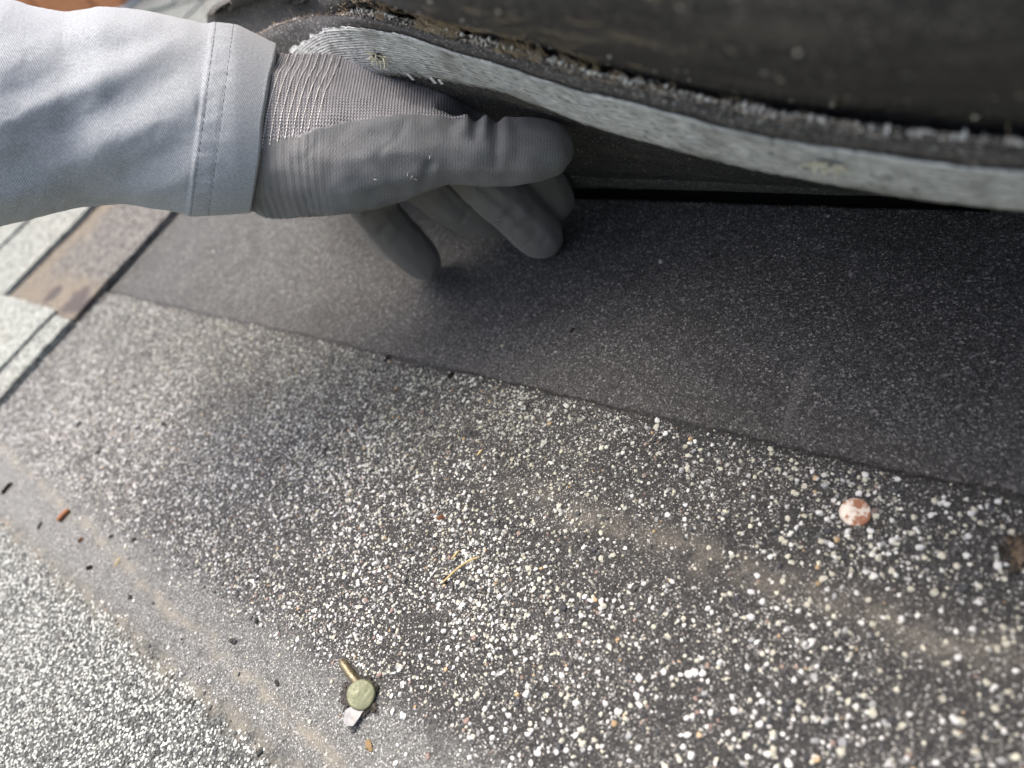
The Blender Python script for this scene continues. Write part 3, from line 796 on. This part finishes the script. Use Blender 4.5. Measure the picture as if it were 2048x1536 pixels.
solids += chain([(800, 298, .288, .0150), (880, 299, .286, .0137), (985, 306, .285, .0127), (1050, 303, .284, .0124), (1092, 298, .2835, .0112)])
FINGERS = [[PK, (762, 434, .365, .0118), (806, 484, .3755, .0118), (836, 515, .3815, .0110), (849, 529, .3835, .0092)],
           [RK, (900, 400, .361, .0120), (950, 423, .3675, .0116), (980, 435, .372, .0104), (992, 441, .3735, .0088)],
           [MK, (985, 378, .335, .0130), (1040, 430, .344, .0127), (1072, 462, .350, .0120), (1086, 477, .3525, .0102)],
           [IK, (1050, 320, .340, .0122), (1095, 375, .352, .0112), (1110, 402, .358, .0100)]]
for ch_ in FINGERS: solids += chain(ch_)
allb = bmesh.new()
for b in solids:
    bmesh.ops.recalc_face_normals(b, faces=b.faces)
    tm = bpy.data.meshes.new('t'); b.to_mesh(tm); b.free(); allb.from_mesh(tm); bpy.data.meshes.remove(tm)
hm = bpy.data.meshes.new('hand_raw'); allb.to_mesh(hm); allb.free()
ho = bpy.data.objects.new('hand_raw', hm); COL.objects.link(ho)
md = ho.modifiers.new('r', 'REMESH'); md.mode = 'VOXEL'; md.voxel_size = .00085
ms = ho.modifiers.new('s', 'SMOOTH'); ms.factor = .5; ms.iterations = 18
dg = bpy.context.evaluated_depsgraph_get(); dg.update()
gm = bpy.data.meshes.new_from_object(ho.evaluated_get(dg)); bpy.data.objects.remove(ho); bpy.data.meshes.remove(hm)
gm.name = 'glove'
n = len(gm.vertices); co = np.zeros(n * 3, np.float32); gm.vertices.foreach_get('co', co); co = co.reshape(-1, 3).astype(float)
no = np.zeros(n * 3, np.float32); gm.vertices.foreach_get('normal', no); no = no.reshape(-1, 3).astype(float)
def topix(P):
    q = (P - CPOS) @ BAS; return 1024 + FPX * q[:, 0] / q[:, 2], 768 + FPX * q[:, 1] / q[:, 2], q[:, 2]
AX0 = at(525, 268, .303); AXD = at(860, 285, .310) - AX0; AXD /= np.linalg.norm(AXD)
UPV = -DN - AXD * (-DN @ AXD); UPV /= np.linalg.norm(UPV); SDV = np.cross(AXD, UPV)
rel = co - AX0; axial = rel @ AXD; up_ = rel @ UPV; sd_ = rel @ SDV
ang = np.arctan2(up_, sd_)
# cloth: folds at the thumb joint, gentle unevenness
px_, py_, pd_ = topix(co)
disp = (np.array([noise.noise(Vector(c) * 55) for c in co]) * .0009 + np.array([noise.noise(Vector(c) * 150) for c in co]) * .0005)
def fold(x0, y0, x1, y1, wd, amp, dmin, dmax):
    d_ = np.array([x1 - x0, y1 - y0], float); L = np.hypot(*d_); d_ /= L
    t = (px_ - x0) * d_[0] + (py_ - y0) * d_[1]; s = -(px_ - x0) * d_[1] + (py_ - y0) * d_[0]
    tt = np.clip(t, 0, L); dist = np.hypot(s, t - tt)
    return amp * np.exp(-(dist / wd) ** 2) * ((pd_ > dmin) & (pd_ < dmax)) * (1 - .55 * tt / L)
for a in ((934, 226, 930, 262, 9, .0010), (973, 228, 968, 270, 10, .0016), (951, 232, 950, 275, 9, -.0013), (992, 238, 992, 330, 11, -.0017), (1012, 240, 1016, 290, 13, .0008),
          (905, 238, 900, 300, 16, -.0009), (860, 330, 842, 372, 11, -.0014), (1040, 300, 1100, 330, 14, -.0006), (700, 255, 870, 300, 12, -.0004), (690, 280, 880, 320, 10, .0004)):
    disp += fold(*a[:6], .25, .302 if a[1] < 330 else .33)
for a in ((960, 372, 1000, 405, 9, -.0011), (1000, 380, 1050, 425, 10, .0006), (735, 428, 800, 420, 9, -.0010), (890, 385, 930, 425, 8, -.0008), (762, 462, 800, 436, 7, -.0009), (775, 478, 815, 452, 7, .0005), (1005, 440, 1050, 398, 8, -.0008), (1020, 455, 1066, 412, 8, .0005), (925, 440, 950, 400, 7, -.0007)):
    disp += fold(*a[:6], .31, .42)
# knit cuff draws in slightly in rings
disp += np.where(axial < .032, np.sin(axial * 2 * np.pi / .00275) * .00006, 0)
co2 = co + no * disp[:, None] - PB
gm.vertices.foreach_set('co', co2.astype(np.float32).ravel()); gm.update()
gm.polygons.foreach_set('use_smooth', np.ones(len(gm.polygons), bool))
rad = np.hypot(up_, sd_)
KD = (-DN * .80 + FW * .60)
bp = [(480, 318), (525, 302), (600, 271), (700, 242), (790, 230), (880, 229), (925, 236)]
bv = []
bvh0 = BVHTree.FromPolygons([tuple(c) for c in co], [tuple(p.vertices) for p in gm.polygons])
for x, y in bp:
    r_ = ray(x, y); hit = bvh0.ray_cast(Vector(CPOS), Vector(r_ / np.linalg.norm(r_)))[0]
    P = np.array(hit) if hit is not None else at(x, y, .29)
    bv.append((float((P - AX0) @ AXD), float(P @ KD)))
bv.sort(); bv = np.array(bv)
bound = np.interp(axial, bv[:, 0], bv[:, 1]); bound = np.where(axial > bv[-1, 0] + .004, 9, bound)
coat = np.maximum(bound - co @ KD, np.minimum(-up_ - .010, .02))
fing = np.zeros(n, bool)
for ch_ in FINGERS:
    Pc = catmull([at(x, y, d) for x, y, d, r in ch_], 24)[3:]
    dmin_ = np.min(np.linalg.norm(co[:, None] - Pc[None], axis=-1), 1); fing |= dmin_ < .0135
coat = np.where(fing, .02, coat)
fattr(gm, 'coat', np.clip(coat, -.05, .05)); fattr(gm, 'finger', fing.astype(float)); fattr(gm, 'axial', np.where(fing, axial + .2, axial)); fattr(gm, 'around', ang * .030)
glove = obj('glove', gm, MT['glove'], person)
# light threads knitted round the cuff
bvh = BVHTree.FromPolygons([tuple(c) for c in co2], [tuple(p.vertices) for p in gm.polygons])
for ri in range(9):
    a0 = .0052 + ri * .00275; parts = []
    nst = 150
    for k in range(nst):
        th = 2 * math.pi * k / nst; pts = []
        ok = True
        for dt in (-.36, 0, .36):
            t_ = th + dt * 2 * math.pi / nst
            dirn = UPV * math.sin(t_) + SDV * math.cos(t_)
            lean = -.0040 * math.sin(t_)
            org = AX0 + AXD * (a0 - lean) - PB
            h_ = bvh.ray_cast(Vector(org + dirn * .08), Vector(-dirn))
            if h_[0] is None: ok = False; break
            hp = np.array(h_[0]); 
            cv = np.interp((hp + PB - AX0) @ AXD, bv[:, 0], bv[:, 1]) - (hp + PB) @ KD
            if cv > -.0006: ok = False; break
            pts.append(hp + dirn * .00012)
        if ok: parts.append(tube(pts, [.0002, .0003, .0002], 4, False))
    if parts: obj('cuff_thread', mesh_py('cuff_thread', *join(parts)), MT['cufft'], glove)
# specks of lint
parts = []
rn = random.Random(5)
for x, y in ((815, 352), (822, 357), (835, 358), (748, 358), (1000, 437), (860, 312)):
    r_ = ray(x, y); h_ = bvh.ray_cast(Vector(CPOS - PB), Vector(r_ / np.linalg.norm(r_)))
    if h_[0] is None: continue
    b = np.array(h_[0]) + np.array(h_[1]) * .0002; d = np.array([rn.uniform(-1, 1) for _ in range(3)]); d -= np.array(h_[1]) * (d @ np.array(h_[1])) * .7; d /= np.linalg.norm(d)
    parts.append(tube([b, b + d * .0007 + np.array(h_[1]) * .0003, b + d * .0015], [.00014, .00016, .0001], 4))
if parts: obj('lint', mesh_py('lint', *join(parts)), plain('white_lint', (.6, .6, .6)), glove)

# sleeve
tx = [-900, -500, -200, 0, 60, 130, 200, 300, 400, 470, 555]; ty = [-70, -40, -30, -8, 10, 24, 12, 24, 46, 50, 92]
bx_ = [-900, -500, -200, 0, 100, 150, 250, 330, 380, 430, 500, 555]; by_ = [640, 560, 500, 452, 428, 414, 411, 420, 429, 428, 423, 420]
NA, NP = 420, 300
uu = np.linspace(-820, 0, NA)                    # pixels back from the cuff edge
ph = np.pi + np.linspace(0, 2 * np.pi, NP, endpoint=False)   # seam on the far side
Ug, Pg = np.meshgrid(uu, ph, indexing='ij')
vert = np.sin(Pg)                                # +1 top of the picture
pxs = 526 + Ug + 25 * vert + (vnoise(Pg * 2.2, Pg * 0, 15) - .5) * 9 * np.clip((Ug + 60) / 60, 0, 1)
topy = np.interp(pxs, tx, ty); boty = np.interp(pxs, bx_, by_)
k_ = np.exp(-np.linspace(-2, 2, 21) ** 2); k_ /= k_.sum()
def smooth0(A):
    Ap = np.concatenate([np.repeat(A[:1], 10, 0), A, np.repeat(A[-1:], 10, 0)]); return np.apply_along_axis(lambda v: np.convolve(v, k_, 'valid'), 0, Ap)
topy = smooth0(topy); boty = smooth0(boty)
dep = np.interp(pxs, [-900, 0, 526], [.275, .292, .303])
cyy = (topy + boty) / 2; ryp = (boty - topy) / 2
def seg(x, y, x0, y0, x1, y1):
    d_ = np.array([x1 - x0, y1 - y0], float); L = np.hypot(*d_); d_ /= L
    t = np.clip((x - x0) * d_[0] + (y - y0) * d_[1], 0, L); return np.hypot(x - x0 - t * d_[0], y - y0 - t * d_[1]), t / L
ys_ = cyy - vert * ryp
wr = np.zeros_like(ys_)
for x0, y0, x1, y1, wd, amp in ((-60, 275, 420, 58, 26, 2.6), (20, 310, 430, 112, 30, -2.5), (90, 350, 430, 185, 26, 1.9), (150, 395, 430, 268, 24, -1.5), (260, 400, 430, 330, 20, .9), (120, 70, 330, 48, 24, 1.6), (60, 120, 320, 82, 22, -1.3), (-80, 160, 160, 90, 36, 1.8),
                              (-120, 360, 140, 300, 34, -1.6), (-100, 420, 160, 370, 26, 1.6), (150, 400, 300, 409, 9, -1.6), (300, 402, 400, 414, 7, -1.1), (-300, 100, -60, 200, 40, 4.0), (-350, 300, -80, 360, 40, -3.5), (-600, 200, -300, 150, 50, -4)):
    d_, tt = seg(pxs, ys_, x0, y0, x1, y1); wr += amp * .00068 * np.exp(-(d_ / wd) ** 2) * np.sin(np.clip(tt, .02, .98) * np.pi) ** .8
wr += (fbm(pxs / 90, ys_ / 60, 81) - .5) * .0010 + (fbm(pxs / 28, ys_ / 22, 83) - .5) * .0006
hemstep = np.clip((Ug + 132) / 8, 0, 1) * .0007
pucker = -.00014 * (np.exp(-((Ug + 119) / 4.0) ** 2) + np.exp(-((Ug + 85) / 4.0) ** 2)) + (vnoise(Pg * 16, Ug / 30, 5) - .5) * .0006 * np.exp(-((Ug + 102) / 34) ** 2)
wr = wr * np.interp(Ug, [-140, -115], [1, .12]) + hemstep + pucker
ryM = ryp * dep / FPX + wr; rzM = ryp * dep / FPX * .80 + wr
lip_ = np.clip((Ug + 4) / 4, 0, 1) ** 2 * .0007
dpt = dep - np.cos(Pg) * (rzM - lip_)
yo = cyy - vert * (ryM - lip_) * FPX / dep
S3 = CPOS + dpt[..., None] * (((pxs - 1024) / FPX)[..., None] * RT + ((yo - 768) / FPX)[..., None] * DN + FW)
inner = S3 - (-(vert)[..., None] * DN - np.cos(Pg)[..., None] * FW) * .0016
Vs = np.concatenate([S3.reshape(-1, 3), inner.reshape(-1, 3)]) - PB
idx = np.arange(NA * NP).reshape(NA, NP)
def ringf(ix, flip):
    a = ix[:-1]; b = ix[1:]; a2 = np.roll(a, -1, 1); b2 = np.roll(b, -1, 1)
    q_ = np.stack([a, b, b2, a2], -1).reshape(-1, 4); return q_[:, ::-1] if flip else q_
Fs = [ringf(idx, False), ringf(idx + NA * NP, True)]
for e, fl in ((idx[-1], False), (idx[0], True)):
    q_ = np.stack([e, e + NA * NP, np.roll(e, -1) + NA * NP, np.roll(e, -1)], -1); Fs.append(q_[:, ::-1] if fl else q_)
sm = mesh_np('sleeve', Vs, np.concatenate(Fs))
fattr(sm, 'axial', np.tile((Ug * .3 / FPX).ravel(), 2)); fattr(sm, 'around', np.tile((Pg * .034).ravel(), 2))
sleeve = obj('sleeve', sm, MT['sleeve'], person)
for off in (-119, -85):
    i = int(np.argmin(np.abs(uu - off))); ringp = S3[i] - PB; parts = []
    cen = ringp.mean(0); nst = 84
    for k in range(nst):
        pts = []
        jt = random.uniform(-.10, .10)
        for dt in (.12, .5, .88):
            f_ = ((k + dt + jt) / nst * NP) % NP; a = int(f_); b = (a + 1) % NP; p = ringp[a] * (1 - f_ + a) + ringp[b] * (f_ - a)
            d = p - cen; d /= np.linalg.norm(d); pts.append(p + d * (.00010 if dt == .5 else -.0001))
        parts.append(tube(pts, [.00012, .0002 * random.uniform(.7, 1.2), .00012], 5))
    obj('hem_stitching', mesh_py('hem_stitching', *join(parts)), MT['stitch'], sleeve)

# ------------------------------------------------------------------ nails and litter
def lathe(prof, ns=28):
    V = []; F = []
    for r, z in prof:
        for k in range(ns):
            a = 2 * math.pi * k / ns; V.append((r * math.cos(a), r * math.sin(a), z))
    for i in range(len(prof) - 1):
        for k in range(ns):
            k2 = (k + 1) % ns; F.append((i * ns + k, i * ns + k2, (i + 1) * ns + k2, (i + 1) * ns + k))
    F.append(tuple(range(ns))[::-1]); F.append(tuple((len(prof) - 1) * ns + k for k in range(ns)))
    return V, F
def head_mesh(name, r, seed):
    prof = [(r * .86, -.0004), (r * .97, -.0001), (r, .0004), (r * .97, .0009), (r * .9, .00115), (r * .7, .00125), (r * .45, .0013), (r * .2, .00132), (r * .04, .00132)]
    V, F = lathe(prof, 36)
    V = [(x * (1 + .025 * math.sin(3 * math.atan2(y, x) + seed)), y * (1 + .02 * math.sin(2 * math.atan2(y, x) + seed * 2)), z + (noise.noise((x * 500, y * 500, seed)) * .00014 if z > .0008 else 0)) for x, y, z in V]
    return mesh_py(name, V, F, False)
def mat_nail(name, a, b, c, rough, metal, thr):
    M = Mat(name, rough, .5); f = M.noise(420, 5, rough=.65); f2 = M.noise(900, 3)
    M.color(M.mix(M.rng(f, thr, thr + .1), M.mix(f2, a, b), c)); M.b.inputs['Metallic'].default_value = metal
    M.bump(M.math('ADD', f, f2), .00014, .6); M.rough(M.rng(f, .3, .7, rough - .15, rough + .25)); return M.m
N_rust = mat_nail('rusty_zinc', (.36, .32, .27), (.50, .46, .40), (.20, .085, .042), .55, .15, .47)
N_zinc = mat_nail('yellow_zinc', (.105, .115, .062), (.15, .16, .092), (.08, .075, .045), .42, .25, .62)
N_shank = mat_nail('brass_shank', (.12, .105, .065), (.20, .172, .11), (.10, .075, .045), .35, .7, .55)
def nail(name, loc, r, mat, label, tilt=(0, 0)):
    t = empty(name, loc, Matrix.Rotation(tilt[0], 4, 'X') @ Matrix.Rotation(tilt[1], 4, 'Y'))
    tag(t, label, 'nail'); obj('head', head_mesh('nail_head', r, len(label)), mat, t)
    obj('shank', mesh_py('shank', *tube([(0, 0, -.0003), (0, 0, -.008), (0, 0, -.020)], [.0016, .0016, .0013], 12)), N_shank, t)
    return t
P1 = onroof(1711, 1026, .0012); nail('roofing_nail', (P1[0], P1[1], float(surf_z(P1[0], P1[1])) + .0009), .0044, N_rust, 'rusty orange nail head set flush among sparse white granules', (.22, .10))
P2 = onroof(728, 1392, .002); nl = nail('roofing_nail', (P2[0], P2[1], float(surf_z(P2[0], P2[1])) + .0026), .0051, N_zinc, 'greenish zinc nail head sunk in a dark torn hole', (0, .40))
# bent shank lying beside it
A_ = onroof(684, 1322, .0022); B_ = onroof(716, 1368, .0016)
sh = empty('bent_nail', tuple(A_)); tag(sh, 'short brass coloured nail shank lying beside the greenish nail head', 'nail')
pp = [A_ - A_, (B_ - A_) * .35 + np.array([0, 0, .0003]), (B_ - A_) * .7 + np.array([0, 0, .0001]), (B_ - A_) * 1.05 + np.array([0, 0, -.0012])]
obj('shank', mesh_py('bent_shank', *tube(catmull(pp, 14), [.0011] + [.00165] * 13, 14)), N_shank, sh)
tip_ = tube([pp[0] - (B_ - A_) * .07, pp[0]], [.0007, .0011], 12); obj('point', mesh_py('nail_point', *tip_), N_shank, sh)

def blob(name, px, py, size, mat, label, cat, seed, flat=.6, z=.0, sub=2):
    rn_ = random.Random(seed); P = onroof(px, py, 0); zz = float(surf_z(P[0], P[1]))
    b = bmesh.new(); bmesh.ops.create_icosphere(b, subdivisions=sub, radius=.5)
    for v in b.verts:
        f = 1 + .75 * noise.noise(v.co * 2.3 + Vector((seed * 3.1, 0, 0))) + .4 * noise.noise(v.co * 6 + Vector((0, seed, 0)))
        v.co *= f; v.co.z *= flat
    b.transform(Matrix.Rotation(rn_.uniform(0, 6), 4, 'Z') @ Matrix.Scale(size, 4) @ Matrix.Diagonal((1.25, .8, 1, 1)))
    me = bpy.data.meshes.new(name); b.to_mesh(me); b.free()
    o = obj(name, me, mat); o.matrix_basis = Matrix.Translation((P[0], P[1], zz + size * flat * .18 + z)); me.polygons.foreach_set('use_smooth', [False] * len(me.polygons))
    if label: tag(o, label, cat)
    return o
M_dirt = plain('dark_dirt', (.018, .013, .010), .95, .1, .5); M_brown = plain('brown_leaf', (.11, .048, .024), .7, .2, .4)
M_tan = plain('tan_pebble', (.20, .14, .07), .8, .2); M_crumb = plain('asphalt_crumb', (.03, .031, .03), .8, .3, .4)
M_twig = plain('orange_twig', (.22, .095, .045), .7, .2); M_straw = plain('dry_straw', (.42, .32, .15), .7, .2); M_hole = plain('torn_hole_brown', (.05, .032, .02), .9, .1, .6)
# ragged crumbs torn up round a nail
def ragged(name, parent, pts, n_, spread, smin, smax, cols, sd, lift_=.0004):
    rr = np.random.default_rng(sd); Vv = []; Cc = []; inv = np.array(parent.matrix_basis.inverted())
    for i in range(n_):
        x, y = pts[rr.integers(0, len(pts))]; P = onroof(x + rr.normal(0, spread), y + rr.normal(0, spread), 0)
        sz = rr.uniform(smin, smax); q = shapes[rr.integers(0, 14)] * sz * np.array([1.5, .8, .7]); a = rr.uniform(0, 6.28); t = rr.uniform(-.7, .7)
        y_, z_ = q[:, 1] * math.cos(t) - q[:, 2] * math.sin(t), q[:, 1] * math.sin(t) + q[:, 2] * math.cos(t)
        q = np.stack([q[:, 0] * math.cos(a) - y_ * math.sin(a), q[:, 0] * math.sin(a) + y_ * math.cos(a), z_], 1)
        q = q + np.array([P[0], P[1], float(surf_z(P[0], P[1])) + lift_ + sz * .2])
        Vv.append(q @ inv[:3, :3].T + inv[:3, 3]); Cc.append(np.array(cols[rr.integers(0, len(cols))]) * rr.uniform(.6, 1.3))
    return obj(name, granule_mesh(name, np.array(Vv), np.array(Cc)), MT['gran'], parent)
ragged('torn_asphalt', nl, [(700, 1378), (694, 1398), (702, 1412), (720, 1363), (742, 1366), (752, 1382), (748, 1415), (732, 1422)], 260, 5.0, .0006, .0021, [(.02, .016, .013), (.035, .027, .02), (.012, .011, .010), (.05, .04, .03)], 31)
# plastic flake
cpx = [(690, 1420), (703, 1413), (728, 1419), (715, 1440), (705, 1452), (690, 1452), (686, 1440)]
pts = [onroof(x, y, .0030 + .0006 * math.sin(i * 2)) for i, (x, y) in enumerate(cpx)]; base_ = np.mean(pts, 0)
Vf = [p - base_ for p in pts]; nF = len(Vf); cen_ = np.array([0, 0, .0005])
Vf2 = Vf + [cen_] + [v - np.array([0, 0, .0004]) for v in Vf] + [cen_ - np.array([0, 0, .0004])]
Ff = [(i, (i + 1) % nF, nF) for i in range(nF)] + [((i + 1) % nF + nF + 1, i + nF + 1, 2 * nF + 1) for i in range(nF)] + [((i + 1) % nF, i, i + nF + 1, (i + 1) % nF + nF + 1) for i in range(nF)]
fl = obj('plastic_flake', mesh_py('plastic_flake', Vf2, Ff, False), plain('flake_plastic', (.21, .21, .205), .45, .4, .6, 420)); fl.matrix_basis = Matrix.Translation(base_)
tag(fl, 'torn pale plastic flake below the greenish nail head', 'plastic scrap')
# twig, needles and straw
def stick(name, pts, r, mat, label, cat, z=.001):
    P = [onroof(x, y, z) for x, y in pts]; P = [np.array([p[0], p[1], float(surf_z(p[0], p[1])) + z]) for p in P]; b = P[0]
    C = catmull([p - b for p in P], 12) if len(P) > 2 else np.array([P[0] - b, (P[1] - b) * .5, P[1] - b])
    o = obj(name, mesh_py(name, *tube(C, [r * .7] + [r] * (len(C) - 2) + [r * .6], 7)), mat); o.matrix_basis = Matrix.Translation(b); tag(o, label, cat); return o
stick('twig', [(119, 1042), (128, 1031), (139, 1021)], .0016, M_twig, 'short orange brown twig on the bare band at left', 'twig', .0014)
stick('twig', [(6, 988), (15, 976), (24, 966)], .0011, M_dirt, 'dark splinter near the left edge of the picture', 'twig', .001)
stick('straw', [(888, 1167), (915, 1140), (940, 1123), (958, 1116)], .00035, M_straw, 'thin curved dry grass stem among white granules', 'straw', .0019)
stick('straw', [(231, 1135), (242, 1116)], .0004, M_straw, 'tiny straight straw beside the bare grey band', 'straw', .0012)
stick('straw', [(955, 912), (966, 900)], .0004, M_straw, 'short straw sliver in the middle of the granules', 'straw', .0016)
stick('straw', [(905, 1120), (920, 1102)], .0004, M_straw, 'straw sliver just above the curved grass stem', 'straw', .0018)
for i, (nm, x, y, s_, mt, lb, ct2, fl_) in enumerate((
    ('leaf_fragment', 885, 1037, .0032, M_brown, 'curled red brown leaf fragment above the white granule patch', 'leaf scrap', .7),
    ('pebble', 741, 1493, .0034, M_tan, 'tan pebble below the greenish nail at the bottom edge', 'pebble', .6),
    ('dirt_clump', 902, 750, .0036, M_dirt, 'dark dirt clump on the edge of the black half, nearer the middle', 'dirt', .6),
    ('dirt_clump', 776, 716, .0036, M_dirt, 'dark dirt clump on the edge of the black half, below the fingertips', 'dirt', .6),
    ('dirt_clump', 183, 1137, .0034, M_dirt, 'dark brown crumb beside a few pale granules on the bare band', 'dirt', .7),
    ('dirt_clump', 164, 1082, .0034, M_brown, 'brown crumb just below the orange twig', 'dirt', .6),
    ('dirt_clump', 895, 1163, .0030, M_dirt, 'dark crumb at the lower end of the curved grass stem', 'dirt', .6),
    ('dirt_clump', 1143, 660, .0026, M_dirt, 'small dark smudge of dirt alone on the black half', 'dirt', .3),
    ('asphalt_crumb', 262, 1195, .0030, M_crumb, 'black crumb on the bare band left of centre', 'crumb', .7),
    ('asphalt_crumb', 470, 1285, .0032, M_crumb, 'largest black crumb on the pale dust line above the bare band', 'crumb', .7),
    ('asphalt_crumb', 517, 1243, .0028, M_crumb, 'black crumb at the edge of the white granules', 'crumb', .7),
    ('asphalt_crumb', 557, 1367, .0026, M_crumb, 'black crumb left of the nail shank', 'crumb', .7),
    ('asphalt_crumb', 523, 1505, .0028, M_crumb, 'dark crumb at the bottom edge of the bare band', 'crumb', .7),
    ('asphalt_crumb', 225, 1074, .0026, M_crumb, 'round black crumb right of the orange twig', 'crumb', .8),
    ('asphalt_crumb', 270, 1082, .0034, M_crumb, 'greyish black crumb farther right of the orange twig', 'crumb', .7),
    ('asphalt_crumb', 80, 1053, .0040, M_crumb, 'flat black crumb left of the orange twig', 'crumb', .5),
    ('asphalt_crumb', 330, 850, .0042, M_crumb, 'blurred black crumb high among the left granules', 'crumb', .7),
    ('asphalt_crumb', 160, 852, .0048, M_crumb, 'blurred black crumb near the dark joint at left', 'crumb', .7),
    ('asphalt_crumb', 200, 903, .0044, M_crumb, 'wide black crumb below the dark joint at left', 'crumb', .6),
    ('asphalt_crumb', 650, 905, .0030, M_crumb, 'dark crumb alone among the middle granules', 'crumb', .6))):
    blob(nm, x, y, s_ * .85, mt, lb, ct2, i + 1, fl_)
# torn brown nail hole at the right edge: a ragged pit rim
pit = empty('torn_hole', tuple(onroof(2030, 1108, .0005))); tag(pit, 'ragged brown torn hole at the right edge', 'hole')
pb = np.array(pit.matrix_basis.translation)
ragged('pit', pit, [(2010, 1106), (2016, 1114), (2024, 1118)], 60, 5, .0012, .0026, [(.010, .007, .005), (.016, .011, .008)], 32, .0002)
ragged('torn_edge', pit, [(2030, 1092), (2040, 1104), (2046, 1120), (2054, 1098), (2060, 1112), (2036, 1130)], 120, 7, .0010, .0030, [(.07, .045, .026), (.10, .07, .042), (.04, .028, .018), (.02, .015, .01)], 33)

# ------------------------------------------------------------------ brick chimney far behind the sleeve
M_brick = Mat('clay_brick', .85, .2); fb = M_brick.noise(25, 5); M_brick.color(M_brick.mix(fb, (.36, .14, .06), (.55, .26, .13))); M_brick.bump(M_brick.noise(160, 4), .002, .6)
M_mort = plain('mortar', (.52, .51, .48), .9, .1, .15, 80); M_flash = plain('flashing_metal', (.6, .61, .6), .4, .5, .1, 20)
cx0, cx1, cy0, cy1 = -1.80, -1.13, .505, .98
ch = empty('chimney', ((cx0 + cx1) / 2, (cy0 + cy1) / 2, 0)); tag(ch, 'orange brick chimney rising from the roof beyond the sleeve', 'chimney')
cb = np.array([(cx0 + cx1) / 2, (cy0 + cy1) / 2, 0])
def rbox(x0, x1, y0, y1, z0, z1):
    V, F = box(x0, x1, y0, y1, z0, z1); return [tuple(np.array(v) - cb) for v in V], F
obj('mortar_core', mesh_py('mortar_core', *rbox(cx0 + .008, cx1 - .008, cy0 + .008, cy1 - .008, -.02, 1.0), False), M_mort, ch)
obj('flashing', mesh_py('flashing', *rbox(cx0 - .006, cx1 + .006, cy0 - .006, cy1 + .006, -.01, .013), False), M_flash, ch)
bw, bh, mj = .185, .062, .011
bmx = mesh_py('brick_x', *box(0, bw, 0, .09, 0, bh), False); bmy = mesh_py('brick_y', *box(0, .09, 0, bw, 0, bh), False)
for me in (bmx, bmy): me.materials.append(M_brick.m)
for r_ in range(12):
    z = .016 + r_ * (bh + mj); sh_ = (r_ % 2) * .5 * (bw + mj)
    x = cx0 - sh_
    while x < cx1 - .02:
        a, b = max(x, cx0), min(x + bw, cx1)
        if b - a > .03:
            for yy in (cy0, cy1 - .09):
                o = bpy.data.objects.new('brick', bmx); link(o, ch); o.matrix_basis = Matrix.Translation(Vector((a, yy, z)) - Vector(cb)) @ Matrix.Diagonal(((b - a) / bw, 1, 1, 1))
        x += bw + mj
    y = cy0 + .1 - sh_ * .3
    while y < cy1 - .12:
        a, b = max(y, cy0 + .1), min(y + bw, cy1 - .1)
        if b - a > .03:
            for xx in (cx0 - .002, cx1 - .088):
                o = bpy.data.objects.new('brick', bmy); link(o, ch); o.matrix_basis = Matrix.Translation(Vector((xx, a, z)) - Vector(cb)) @ Matrix.Diagonal((1, (b - a) / bw, 1, 1))
        y += bw + mj

# ------------------------------------------------------------------ pitch the whole place
for o in TOP:
    o.matrix_basis = WORLD @ o.matrix_basis
